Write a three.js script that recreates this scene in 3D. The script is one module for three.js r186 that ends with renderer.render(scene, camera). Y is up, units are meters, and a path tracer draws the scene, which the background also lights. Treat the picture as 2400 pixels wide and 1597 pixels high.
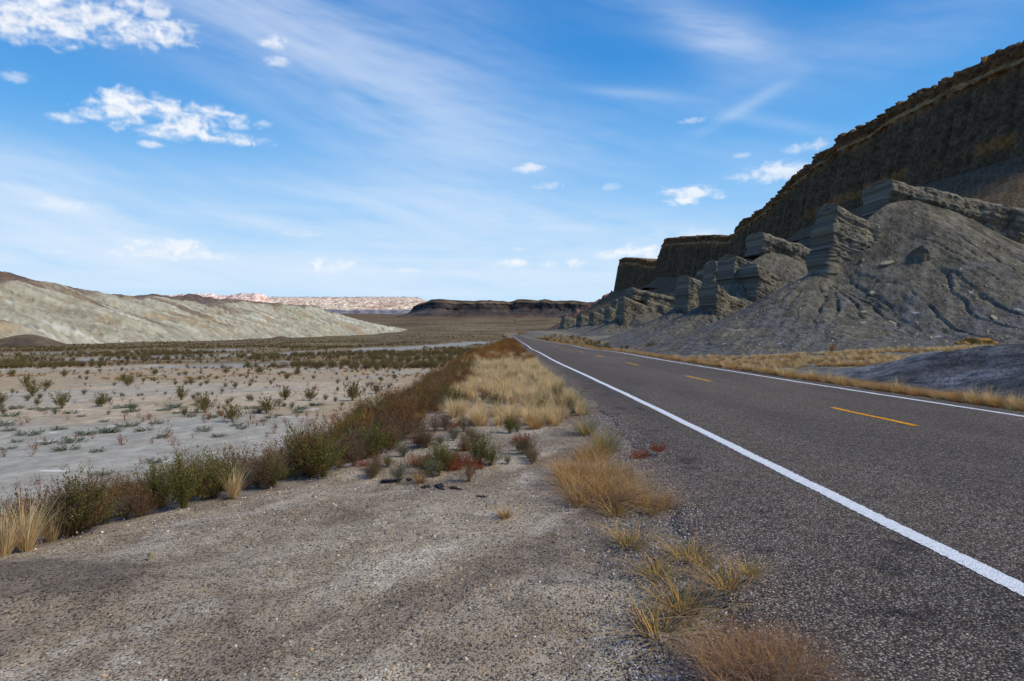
import * as THREE from 'three';
import { mergeGeometries } from 'three/addons/utils/BufferGeometryUtils.js';

// ---------------------------------------------------------------- camera, sun, exposure (the sky texture follows the noise helpers)
const scene = new THREE.Scene();
const camera = new THREE.PerspectiveCamera(53.04, 2400 / 1597, 0.1, 40000);
camera.position.set(0, 1.63, 0);
camera.setViewOffset(2400, 1597, -3, 11.5, 2400, 1597);
const renderer = new THREE.WebGLRenderer({ antialias: true });
renderer.toneMapping = THREE.LinearToneMapping;
renderer.toneMappingExposure = 1.0;
renderer.shadowMap.enabled = true;
const SUN = new THREE.Vector3(0.66, 0.70, 0.30).normalize();
const sun = new THREE.DirectionalLight(new THREE.Color().setRGB(1, 0.90, 0.72), 3.4);
sun.position.copy(SUN).multiplyScalar(900);
sun.castShadow = true; sun.shadow.radius = 20;
Object.assign(sun.shadow.camera, { left: -400, right: 400, top: 400, bottom: -400, near: 1, far: 3000 });
sun.shadow.mapSize.set(4096, 4096);
scene.add(sun, sun.target);

// ---------------------------------------------------------------- helpers: random, noise, tables
function rng(seed) { let a = seed >>> 0; return () => { a = (a + 0x6D2B79F5) | 0; let t = Math.imul(a ^ (a >>> 15), 1 | a); t = (t + Math.imul(t ^ (t >>> 7), 61 | t)) ^ t; return ((t ^ (t >>> 14)) >>> 0) / 4294967296; }; }
const PERM = new Uint8Array(512); { const r = rng(7), p = [...Array(256).keys()]; for (let i = 255; i > 0; i--) { const j = Math.floor(r() * (i + 1)); [p[i], p[j]] = [p[j], p[i]]; } for (let i = 0; i < 512; i++) PERM[i] = p[i & 255]; }
const GX = new Float32Array(256), GY = new Float32Array(256), GZ = new Float32Array(256);
{ const r = rng(11); for (let i = 0; i < 256; i++) { const a = r() * 6.2832; GX[i] = Math.cos(a) * 1.4; GY[i] = Math.sin(a) * 1.4; GZ[i] = r() * 2 - 1; } }
const fade = t => t * t * t * (t * (t * 6 - 15) + 10);
function n2(x, y) {
  const xi = Math.floor(x), yi = Math.floor(y), fx = x - xi, fy = y - yi, X = xi & 255, Y = yi & 255, u = fade(fx), v = fade(fy);
  const a = PERM[PERM[X] + Y], b = PERM[PERM[X + 1] + Y], c = PERM[PERM[X] + Y + 1], d = PERM[PERM[X + 1] + Y + 1];
  const p = GX[a] * fx + GY[a] * fy, q = GX[b] * (fx - 1) + GY[b] * fy, r = GX[c] * fx + GY[c] * (fy - 1), s = GX[d] * (fx - 1) + GY[d] * (fy - 1);
  return p + u * (q - p) + v * (r + u * (s - r) - p - u * (q - p));
}
function v3(x, y, z) {           // value noise in three dimensions, -1..1
  const xi = Math.floor(x), yi = Math.floor(y), zi = Math.floor(z), u = fade(x - xi), v = fade(y - yi), w = fade(z - zi), X = xi & 255, Y = yi & 255, Z = zi & 255;
  const h = (i, j, k) => GZ[PERM[PERM[PERM[(X + i) & 255] + ((Y + j) & 255)] + ((Z + k) & 255)]];
  const L = (a, b, t) => a + (b - a) * t;
  return L(L(L(h(0, 0, 0), h(1, 0, 0), u), L(h(0, 1, 0), h(1, 1, 0), u), v), L(L(h(0, 0, 1), h(1, 0, 1), u), L(h(0, 1, 1), h(1, 1, 1), u), v), w);
}
function fbm(x, y, o = 4, g = 0.5) { let s = 0, a = 1; for (let i = 0; i < o; i++) { s += a * n2(x, y); x = x * 2.03 + 17.3; y = y * 2.03 + 9.1; a *= g; } return s; }
function fbm3(x, y, z, o = 3) { let s = 0, a = 1; for (let i = 0; i < o; i++) { s += a * v3(x, y, z); x = x * 2.03 + 7; y = y * 2.03 + 3; z = z * 2.03 + 5; a *= 0.5; } return s; }
function ridged(x, y, o = 3) { let s = 0, a = 1; for (let i = 0; i < o; i++) { s += a * (1 - Math.abs(n2(x, y)) * 1.6); x = x * 2.1 + 5; y = y * 2.1 + 8; a *= 0.5; } return s; }
const clamp = (x, a = 0, b = 1) => x < a ? a : x > b ? b : x;
const sstep = (a, b, x) => { const t = clamp((x - a) / (b - a)); return t * t * (3 - 2 * t); };
const mix = (a, b, t) => a + (b - a) * t;
const mixc = (a, b, t) => [a[0] + (b[0] - a[0]) * t, a[1] + (b[1] - a[1]) * t, a[2] + (b[2] - a[2]) * t];
function table(pairs) {          // monotone-safe cubic through (x, y)
  const n = pairs.length, X = pairs.map(p => p[0]), Y = pairs.map(p => p[1]), M = [];
  const d = i => (Y[i + 1] - Y[i]) / (X[i + 1] - X[i]);
  for (let i = 0; i < n; i++) M[i] = i === 0 ? d(0) : i === n - 1 ? d(n - 2) : d(i - 1) * d(i) <= 0 ? 0 : (2 * d(i - 1) * d(i)) / (d(i - 1) + d(i));
  return x => {
    if (x <= X[0]) return Y[0]; if (x >= X[n - 1]) return Y[n - 1];
    let i = 0; while (x > X[i + 1]) i++;
    const h = X[i + 1] - X[i], t = (x - X[i]) / h, t2 = t * t, t3 = t2 * t;
    return (2 * t3 - 3 * t2 + 1) * Y[i] + (t3 - 2 * t2 + t) * h * M[i] + (-2 * t3 + 3 * t2) * Y[i + 1] + (t3 - t2) * h * M[i + 1];
  };
}
const seq = (...parts) => { const out = []; for (const [a, b, step] of parts) { const n = Math.max(1, Math.round((b - a) / step)); for (let i = 0; i < n; i++) out.push(a + (b - a) * i / n); } out.push(parts[parts.length - 1][1]); return out; };
const srgb8 = l => Math.round(255 * clamp(l <= 0.0031308 ? l * 12.92 : 1.055 * Math.pow(l, 1 / 2.4) - 0.055));
const lin = s => { s /= 255; return s <= 0.04045 ? s / 12.92 : Math.pow((s + 0.055) / 1.055, 2.4); };
const C = (r, g, b) => [lin(r), lin(g), lin(b)];   // a colour given in sRGB bytes

// ---------------------------------------------------------------- sky: blue air, cirrus veils, small cumulus
{
  const W = 4096, H = 2048, data = new Float32Array(W * H * 4);
  const grad = [[0, C(206, 230, 251)], [3, C(196, 227, 252)], [7, C(174, 216, 251)], [11, C(140, 197, 247)], [16, C(98, 171, 236)], [22, C(62, 144, 220)], [28, C(46, 130, 208)], [45, C(36, 112, 198)], [90, C(28, 88, 172)]];
  const air = el => { let i = 0; while (i < grad.length - 2 && el > grad[i + 1][0]) i++; const t = clamp((el - grad[i][0]) / (grad[i + 1][0] - grad[i][0])); return mixc(grad[i][1], grad[i + 1][1], t); };
  const D2 = 180 / Math.PI;
  const dir = (u, v) => { const x = (u - 1203) / 1600, y = (787 - v) / 1600; return [Math.atan(x) * D2, Math.atan(y / Math.hypot(1, x)) * D2]; };
  // veils: [u, v, half length, half width, turn (degrees, clockwise), strength, streak]
  const veils = [[640, 40, 420, 75, 20, 0.62], [560, 20, 300, 60, 16, 0.35], [900, 250, 520, 210, 38, 0.42], [1040, 300, 220, 330, 10, 0.26], [1600, 40, 170, 50, 14, 0.34], [1700, 95, 95, 34, 20, 0.8], [1650, 60, 150, 40, 30, 0.35],
    [1930, 120, 520, 60, -13, 0.22], [1740, 255, 120, 14, -26, 0.42], [1820, 290, 130, 14, 16, 0.3], [1480, 220, 110, 12, 8, 0.3], [1450, 360, 380, 70, 8, 0.3], [520, 150, 500, 60, 8, 0.18], [300, 450, 500, 60, 8, 0.35], [900, 470, 500, 40, 5, 0.32],
    [150, 520, 320, 60, 12, 0.6], [560, 515, 160, 16, 6, 0.7], [1300, 520, 420, 36, 2, 0.4], [500, 620, 700, 50, 0, 0.6], [1200, 640, 700, 40, 0, 0.45], [0, 430, 160, 60, 4, 0.5], [1600, 560, 260, 30, 2, 0.45], [180, 490, 130, 16, 14, 0.65], [2250, 60, 260, 50, -16, 0.2]];
  const vv = veils.map(([u, v, a, b, t, s]) => { const [az, el] = dir(u, v), k = D2 / 1600; return { az, el, a: a * k, b: b * k, c: Math.cos(t / D2), s: Math.sin(t / D2), w: s }; });
  // cumulus puffs: [u, v, half width, half height, strength]
  const puffs = [[60, 40, 130, 45, 1], [190, 20, 120, 34, 0.95], [300, 10, 80, 20, 0.8], [50, 78, 70, 22, 0.8], [345, 82, 75, 24, 1], [420, 68, 40, 16, 0.8], [365, 30, 26, 12, 0.7], [640, 103, 32, 13, 0.7], [655, 148, 30, 10, 0.55], [38, 182, 26, 10, 0.5], [340, 258, 100, 26, 1], [430, 275, 110, 26, 0.95],
    [400, 305, 100, 20, 0.95], [510, 322, 85, 15, 1], [490, 262, 70, 12, 0.8], [215, 268, 28, 12, 0.85], [150, 277, 34, 9, 0.7], [365, 230, 22, 10, 0.6], [355, 340, 22, 6, 0.6], [620, 290, 16, 5, 0.4],
    [170, 488, 60, 12, 0.4], [360, 590, 75, 20, 0.85], [430, 580, 60, 14, 0.8], [480, 598, 60, 10, 0.6], [780, 625, 55, 17, 0.8], [960, 635, 30, 6, 0.5], [1200, 618, 40, 9, 0.9], [1290, 620, 22, 10, 0.6], [1350, 620, 26, 10, 0.7], [1250, 395, 30, 10, 0.7], [1285, 435, 30, 9, 0.6], [1225, 400, 24, 7, 0.4], [1620, 452, 60, 15, 0.8], [1590, 474, 46, 10, 0.85],
    [1683, 458, 18, 11, 0.9], [1628, 283, 34, 6, 0.6], [1830, 405, 90, 18, 0.75], [1780, 412, 70, 10, 0.5], [1500, 596, 60, 16, 1], [1450, 600, 60, 10, 0.6], [1600, 550, 70, 12, 0.35], [1735, 365, 22, 5, 0.4], [1435, 440, 26, 7, 0.35], [700, 550, 40, 8, 0.3], [120, 590, 30, 5, 0.4], [1210, 585, 20, 6, 0.4], [1900, 345, 50, 12, 0.6]];
  const pp = puffs.map(([u, v, a, b, s]) => { const [az, el] = dir(u, v), k = D2 / 1600; return { az, el, a: a * k * 1.15, b: b * k * 1.35, w: s }; });
  const rr = rng(5);             // the sky goes on round the rest of the horizon with the same kinds of cloud
  for (let i = 0; i < 130; i++) { const az = 50 + rr() * 260, el = 3 + Math.pow(rr(), 1.6) * 45, a = (1 + rr() * 4) * (0.6 + el / 40); pp.push({ az: az > 180 ? az - 360 : az, el, a, b: a * (0.16 + rr() * 0.14), w: 0.5 + rr() * 0.5 }); }
  for (let i = 0; i < 46; i++) { const az = 48 + rr() * 264, el = 4 + rr() * 60, t = rr() * 0.6 - 0.2, a = 6 + rr() * 14; vv.push({ az: az > 180 ? az - 360 : az, el, a, b: a * (0.12 + rr() * 0.3), c: Math.cos(t), s: Math.sin(t), w: 0.25 + rr() * 0.35 }); }
  const wrap = a => a > 180 ? a - 360 : a < -180 ? a + 360 : a;
  for (let j = 0; j < H; j++) {
    const el = (j + 0.5) / H * 180 - 90;
    const e0 = Math.max(el, 0.02), base = air(e0), ce = Math.cos(e0 / D2);
    const rowV = vv.filter(f => Math.abs(f.el - el) < Math.max(f.a * Math.abs(f.s), f.b) * 2.6 + 1), rowP = pp.filter(f => Math.abs(f.el - el) < f.b * 2.4);
    for (let i = 0; i < W; i++) {
      const k = (j * W + i) * 4;
      if (el <= 0) { data[k] = 0.2; data[k + 1] = 0.17; data[k + 2] = 0.13; data[k + 3] = 1; continue; }
      const ph = (i + 0.5) / W * 360 - 180, az = wrap(ph + 90);
      let veil = 0, st = 0, have = false;
      for (const f of rowV) {
        const dx = wrap(az - f.az) * ce, dy = el - f.el, x = (dx * f.c - dy * f.s) / f.a, y = (dx * f.s + dy * f.c) / f.b;
        const q = x * x + y * y; if (q > 5) continue;
        if (!have) { have = true; const wx = az + 2 * n2(az * 0.09, el * 0.13), wy = el + 0.9 * n2(az * 0.07 + 9, el * 0.11); st = 0.8 + 0.5 * fbm(wx * 0.07 + wy * 0.05, wy * 0.42 + wx * 0.10, 6, 0.58) + 0.12 * fbm(az * 0.25, el * 1.5, 3); st = clamp(st, 0.08, 1.5); }
        veil = 1 - (1 - veil) * (1 - clamp(f.w * Math.exp(-q * 1.1) * st, 0, 0.95));
      }
      let puff = 0, low = 0;
      let nz = null, fine = 0;
      for (const f of rowP) {
        const dx = wrap(az - f.az) * ce / f.a, dy = (el - f.el) / f.b, q = dx * dx + dy * dy * (dy < 0 ? 1.7 : 1);
        if (q > 3) continue;
        if (nz === null) { fine = fbm(az * 4.2, el * 7.5, 4, 0.6); const wz = n2(az * 0.9, el * 1.2) * 0.5; nz = 0.6 * fbm(az * 0.45 + wz, el * 0.9 + wz, 3, 0.55) + 0.30 * fbm(az * 1.1 + wz * 2, el * 2.4, 5, 0.58); }
        const d0 = 1 - q + nz * 1.3 - 0.1, dens = Math.pow(sstep(-0.3, 1.45, d0 + 0.2 * fine), 1.15) * f.w;
        if (dens > puff) { puff = dens; low = clamp(-dy * 0.6 + 0.1); }
      }
      if (el < 13) { const bands = clamp(0.30 + 0.75 * fbm(az * 0.07 + 3, el * 0.9, 5, 0.55)) * (1 - sstep(5, 13, el)); veil = 1 - (1 - veil) * (1 - 0.55 * bands); }
      const white = [0.93, 0.955, 1.0], vcol = [0.80, 0.88, 1.0];
      let c = mixc(base, vcol, clamp(veil * 0.75 * (el > 12 ? 0.85 : 1)));
      const shade = 1 - 0.12 * low * clamp(puff * 1.3) + 0.05 * fine + 0.04 * (nz ?? 0);
      c = mixc(c, [white[0] * shade, white[1] * shade, white[2] * shade], clamp(puff * 1.06) * 0.95);
      data[k] = c[0]; data[k + 1] = c[1]; data[k + 2] = c[2]; data[k + 3] = 1;
    }
  }
  const tex = new THREE.DataTexture(data, W, H, THREE.RGBAFormat, THREE.FloatType);
  tex.mapping = THREE.EquirectangularReflectionMapping; tex.magFilter = THREE.LinearFilter; tex.minFilter = THREE.LinearFilter; tex.needsUpdate = true;
  scene.background = tex; scene.environment = tex;
}

// ---------------------------------------------------------------- textures: grain only
function dataTex(n, fn, srgb) {
  const d = new Uint8Array(n * n * 4);
  for (let y = 0; y < n; y++) for (let x = 0; x < n; x++) { const c = fn(x, y), k = (y * n + x) * 4; d[k] = c[0]; d[k + 1] = c[1]; d[k + 2] = c[2]; d[k + 3] = 255; }
  const t = new THREE.DataTexture(d, n, n); t.wrapS = t.wrapT = THREE.RepeatWrapping; t.magFilter = THREE.LinearFilter; t.minFilter = THREE.LinearMipmapLinearFilter; t.generateMipmaps = true;
  if (srgb) t.colorSpace = THREE.SRGBColorSpace; t.needsUpdate = true; return t;
}
function periodicNoise(n, cells, seed, oct = 4, gain = 0.55) {      // tileable value noise 0..1
  const out = new Float32Array(n * n); let amp = 1, tot = 0;
  for (let o = 0; o < oct; o++) {
    const c = cells << o, r = rng(seed + o * 31), g = new Float32Array(c * c); for (let i = 0; i < g.length; i++) g[i] = r();
    for (let y = 0; y < n; y++) { const fy = y / n * c, y0 = Math.floor(fy), ty = fade(fy - y0), ya = (y0 % c) * c, yb = ((y0 + 1) % c) * c;
      for (let x = 0; x < n; x++) { const fx = x / n * c, x0 = Math.floor(fx), tx = fade(fx - x0), xa = x0 % c, xb = (x0 + 1) % c; out[y * n + x] += amp * mix(mix(g[ya + xa], g[ya + xb], tx), mix(g[yb + xa], g[yb + xb], tx), ty); } }
    tot += amp; amp *= gain;
  }
  for (let i = 0; i < out.length; i++) out[i] /= tot; return out;
}
function stones(n, cells, seed, fill, sizeVar) {   // tileable field of rounded chips: {id, height}
  const r = rng(seed), px = new Float32Array(cells * cells), py = new Float32Array(cells * cells), sz = new Float32Array(cells * cells);
  for (let i = 0; i < px.length; i++) { px[i] = r(); py[i] = r(); sz[i] = r() < fill ? 0.45 + sizeVar * Math.pow(r(), 2.0) : 0.12; }
  const id = new Int32Array(n * n), ht = new Float32Array(n * n), k = cells / n;
  for (let y = 0; y < n; y++) for (let x = 0; x < n; x++) {
    const fx = x * k, fy = y * k, cx = Math.floor(fx), cy = Math.floor(fy); let best = 9, bi = 0;
    for (let j = -1; j <= 1; j++) for (let i = -1; i <= 1; i++) { const X = (cx + i + cells) % cells, Y = (cy + j + cells) % cells, q = Y * cells + X, dx = cx + i + px[q] - fx, dy = cy + j + py[q] - fy, d = (dx * dx + dy * dy) / (sz[q] * sz[q]); if (d < best) { best = d; bi = q; } }
    id[y * n + x] = best < 1 ? bi : -1; ht[y * n + x] = best < 1 ? Math.sqrt(1 - best) * sz[bi] : 0;
  }
  return { id, ht, cells };
}
function chipTextures(n, cells, seed, fill, binder, palette, sizeVar, bed) {
  const s = stones(n, cells, seed, fill, sizeVar), nz = periodicNoise(n, 24, seed + 3, 6, 0.7), r = rng(seed + 9), col = [];
  for (let i = 0; i < s.cells * s.cells; i++) { const c = palette[Math.floor(r() * palette.length)], m = 0.75 + 0.5 * r(); col.push([c[0] * m, c[1] * m, c[2] * m]); }
  const map = dataTex(n, (x, y) => { const q = y * n + x, m = 0.6 + 0.8 * nz[q]; const c = s.id[q] >= 0 ? col[s.id[q]] : binder; return [srgb8(c[0] * m), srgb8(c[1] * m), srgb8(c[2] * m)]; }, true);
  const bump = dataTex(n, (x, y) => { const q = y * n + x, h = clamp(s.ht[q] * 1.0 + bed * nz[q]) * 255; return [h, h, h]; });
  return { map, bump };
}
const P = a => a.map(([r, g, b]) => C(r, g, b));
// these maps are relative to the vertex colours (about 1.0 on average where noted)
const gravelTex = chipTextures(2048, 230, 21, 0.5, [0.56, 0.555, 0.54], P([[186, 180, 172], [158, 151, 142], [212, 205, 195], [138, 131, 124], [214, 196, 174], [168, 158, 146], [236, 233, 228], [112, 106, 102], [196, 190, 180]]), 0.45, 0.6);
const asphaltTex = chipTextures(2048, 170, 33, 0.86, [0.16, 0.155, 0.16], P([[205, 200, 200], [150, 145, 146], [122, 117, 119], [175, 165, 160], [98, 95, 98], [200, 180, 168], [240, 238, 236], [84, 82, 86], [110, 104, 104]]), 0.35, 0.25);
const gritN = periodicNoise(1024, 8, 77, 7, 0.72);
const gritTex = dataTex(1024, (x, y) => { const v = clamp(0.8 + (gritN[y * 1024 + x] - 0.5) * 1.7, 0.2, 1), q = srgb8(v); return [q, q, q]; }, true);
const softTex = dataTex(1024, (x, y) => { const v = clamp(0.8 + (gritN[y * 1024 + x] - 0.5) * 0.8, 0.2, 1), q = srgb8(v); return [q, q, q]; }, true);
const gritBump = dataTex(1024, (x, y) => { const v = clamp(0.5 + (gritN[y * 1024 + x] - 0.5) * 2.2) * 255; return [v, v, v]; });
const rep = (t, k) => { const c = t.clone(); c.repeat.set(k, k); c.needsUpdate = true; return c; };

const mat = (o) => new THREE.MeshPhysicalMaterial({ roughness: 1, metalness: 0, specularIntensity: 0.2, ...o });
const M = {
  soil: mat({ vertexColors: true, map: rep(softTex, 1 / 3), bumpMap: rep(gritBump, 1 / 3), bumpScale: 0.008 }),
  gravel: mat({ vertexColors: true, map: rep(gravelTex.map, 1 / 2.6), bumpMap: rep(gravelTex.bump, 1 / 2.6), bumpScale: 0.012 }),
  asphalt: mat({ vertexColors: true, map: rep(asphaltTex.map, 1 / 2.1), bumpMap: rep(asphaltTex.bump, 1 / 2.1), bumpScale: 0.008, roughness: 0.95 }),
  shale: mat({ vertexColors: true, map: rep(gritTex, 1 / 5), bumpMap: rep(gritBump, 1 / 5), bumpScale: 0.22 }),
  rock: mat({ vertexColors: true, map: rep(gritTex, 1 / 6), bumpMap: rep(gritBump, 1 / 6), bumpScale: 0.13 }),
  hill: mat({ vertexColors: true, map: rep(softTex, 1 / 24), bumpMap: rep(gritBump, 1 / 24), bumpScale: 0.35 }),
  far: mat({ vertexColors: true, map: rep(gritTex, 1 / 260), bumpMap: rep(gritBump, 1 / 260), bumpScale: 5 }),
};

// ---------------------------------------------------------------- object helpers
const counts = {};
const numbered = n => { const k = counts[n] = (counts[n] ?? -1) + 1; return k ? `${n}_${String(k).padStart(3, '0')}` : n; };
function struct(name, geo, m, parent = scene) { const o = new THREE.Mesh(geo, m); o.name = parent === scene ? numbered(name) : name; if (parent === scene) o.userData.kind = 'structure'; parent.add(o); return o; }
function tag(o, label, category, group) { o.userData = { ...o.userData, label, category }; if (group) o.userData.group = group; return o; }
function thing(name, geo, m, label, category, group) { const o = geo ? new THREE.Mesh(geo, m) : new THREE.Group(); o.name = numbered(name); scene.add(o); return tag(o, label, category, group); }
function part(name, geo, m, parent, label) { const o = new THREE.Mesh(geo, m); o.name = name; if (label) o.userData.label = label; parent.add(o); return o; }
// a sheet over world x (xs) and distance ahead d = -z (ds)
const follow = (x, d) => [x + (d < 900 ? (roadC(d) - 6.86) : roadC(900) - 6.86) * (1 - sstep(20, 60, Math.abs(x))), d];
function sheet(xs, ds, hFn, cFn, warp) {
  const nx = xs.length, nd = ds.length, pos = new Float32Array(nx * nd * 3), uv = new Float32Array(nx * nd * 2), col = new Float32Array(nx * nd * 3), idx = new Uint32Array((nx - 1) * (nd - 1) * 6);
  for (let j = 0; j < nd; j++) for (let i = 0; i < nx; i++) {
    const k = j * nx + i; let x = xs[i], d = ds[j]; if (warp) [x, d] = warp(x, d);
    pos[k * 3] = x; pos[k * 3 + 1] = hFn(x, d); pos[k * 3 + 2] = -d; uv[k * 2] = x; uv[k * 2 + 1] = d;
  }
  let q = 0;
  for (let j = 0; j < nd - 1; j++) for (let i = 0; i < nx - 1; i++) { const a = j * nx + i, b = a + 1, c = a + nx, e = c + 1; idx[q++] = a; idx[q++] = b; idx[q++] = c; idx[q++] = b; idx[q++] = e; idx[q++] = c; }
  const g = new THREE.BufferGeometry();
  g.setAttribute('position', new THREE.BufferAttribute(pos, 3)); g.setAttribute('uv', new THREE.BufferAttribute(uv, 2)); g.setIndex(new THREE.BufferAttribute(idx, 1)); g.computeVertexNormals();
  for (let k = 0; k < nx * nd; k++) { const c = cFn(pos[k * 3], -pos[k * 3 + 2], pos[k * 3 + 1], k); col[k * 3] = c[0]; col[k * 3 + 1] = c[1]; col[k * 3 + 2] = c[2]; }
  g.setAttribute('color', new THREE.BufferAttribute(col, 3));
  return g;
}

// ---------------------------------------------------------------- the lie of the land (x to the east, d ahead; metres)
const roadC = table([[-20, 6.86], [0, 6.86], [15, 6.86], [26, 6.72], [43, 6.25], [64, 5.95], [158, 5.75], [300, 5.0], [691, 2.2], [900, 0.5]]);
const roadY0 = table([[-20, 0], [0, 0], [24, -0.06], [45, 0.02], [64, 0.07], [90, -0.03], [125, 0.06], [158, -0.04], [220, 0.05], [330, 0.3], [450, 0.95], [600, 2.05], [691, 2.5], [780, 1.2], [900, -1]]);
const roadY = d => roadY0(d) + 0.035 * sstep(30, 60, d) * (1 - sstep(300, 500, d)) * Math.sin(d / 7.5);
const lane = (x, d) => x - roadC(d) + 6.86;        // x measured in the road's own frame (centre line at 6.86)
const valleyY = table([[-20, -1.5], [15, -1.5], [30, -1.6], [100, -2.0], [300, -2.65], [430, -2.1], [600, -0.6], [800, 2.3], [1000, 8.5], [1500, 27], [2000, 48], [2500, 68], [3000, 84], [4000, 128], [6000, 190], [12000, 330]]);
const bankTop = table([[-10, -9], [0, -6.6], [3, -4.9], [5, -4.1], [7.2, -2.95], [8.5, -2.2], [11, -1.8], [30, -1.7], [100, -1.4], [600, -0.6]]);
const ELL = (x, d, cx, cd, rx, rd, w) => { const a = (x - cx) / rx, b = (d - cd) / rd; return 1 - Math.sqrt(a * a + b * b) + w * 0.35; };
const washPaths = [[[-80, 56], [-56, 64], [-40, 74], [-33, 84]], [[-66, 112], [-48, 135], [-41, 185], [-35, 240], [-28, 320], [-20, 420]], [[-120, 150], [-95, 170], [-80, 185]]];
function wash(x, d) {             // 1 in the bare grey bed of the wash, 0 outside
  if (d < 40 || d > 440 || x > 0) return 0;
  const w = fbm(x / 14, d / 26, 3); let best = -9;
  for (const path of washPaths) for (let i = 0; i < path.length - 1; i++) { const [ax, ad] = path[i], [bx, bd] = path[i + 1], vx = bx - ax, vd = bd - ad, t = clamp(((x - ax) * vx + (d - ad) * vd) / (vx * vx + vd * vd)), rr = Math.hypot(x - ax - t * vx, d - ad - t * vd), half = mix(5.5, 12, clamp((d - 60) / 150)); best = Math.max(best, 1 - rr / half + w * 0.45); }
  return sstep(0.0, 0.16, best);
}
function plainY(x, d) {
  const damp = 1 - sstep(500, 1500, d);
  return valleyY(d) + damp * (0.20 * fbm(x / 13, d / 13, 3, 0.4) + 0.5 * n2(x / 60, d / 60) * sstep(15, 60, -x)) + (1 - damp) * 6 * n2(x / 300, d / 300) - 0.35 * wash(x, d) + 0.005 * fbm(x * 1.1, d * 1.1, 2) * (1 - sstep(60, 120, d));
}
// -- east of the road
const RIM = [[330, 120, 84], [230, 135, 86], [170, 165, 87], [149.6, 200, 88], [148, 237, 89.5], [147, 261, 90], [149, 319, 90.5], [156, 391, 87], [160, 440, 84], [158, 482, 80], [172, 530, 81], [165, 580, 86.8], [154, 620, 91], [145.6, 662, 93], [147, 690, 78], [131, 752, 87.4], [126, 800, 90], [140, 832, 90], [200, 868, 88], [300, 900, 86]];
const rimCurve = new THREE.CatmullRomCurve3(RIM.map(([x, d, h]) => new THREE.Vector3(x, h, -d)), false, 'centripetal');
const rimPts = rimCurve.getSpacedPoints(500).map(p => [p.x, -p.z]);
function rimDist(x, d) {          // distance in plan to the rim, found coarse then fine
  let b = 1e9, bi = 0; for (let i = 0; i < rimPts.length; i += 10) { const q = (x - rimPts[i][0]) ** 2 + (d - rimPts[i][1]) ** 2; if (q < b) { b = q; bi = i; } }
  for (let i = Math.max(0, bi - 10); i <= Math.min(rimPts.length - 1, bi + 10); i++) { const q = (x - rimPts[i][0]) ** 2 + (d - rimPts[i][1]) ** 2; if (q < b) b = q; }
  return Math.sqrt(b);
}
// hogbacks: nose [x, d], direction of the crest, crest height against distance along it
const MOUNDS = [
  { x: 42.5, d: 95, a: 0.24, c: [[0, 11], [5, 15.8], [10, 19.6], [12, 20.6], [16, 21.2], [36, 17.2], [60, 13]], k: 1.75 },
  { x: 41, d: 141, a: 0.42, c: [[0, 9], [7, 13.5], [12, 18], [17, 20], [30, 16.2], [60, 12]], k: 1.9 },
  { x: 50.5, d: 205, a: 0.3, c: [[0, 11], [5, 15.5], [12, 17], [40, 12]], k: 1.75 },
  { x: 47, d: 299, a: 0.3, c: [[0, 10], [4, 16], [9, 18], [30, 14], [60, 12]], k: 1.8 },
  { x: 49.5, d: 365, a: 0.3, c: [[0, 10], [5, 16], [40, 12]], k: 1.8 },
  { x: 50, d: 440, a: 0.3, c: [[0, 10.2], [5, 15], [40, 12]], k: 1.8 },
  { x: 49.4, d: 520, a: 0.3, c: [[0, 10.6], [5, 15], [40, 13]], k: 1.8 },
  { x: 45, d: 620, a: 0.3, c: [[0, 10], [5, 15], [40, 13]], k: 1.8 },
].map(m => ({ ...m, c: table(m.c), ca: Math.cos(m.a), sa: Math.sin(m.a) }));
const eastRise = table([[0, 0], [100, 0], [200, 0.6], [450, 3.6], [620, 5.6], [800, 6.5], [1000, 9], [1500, 27]]);
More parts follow.
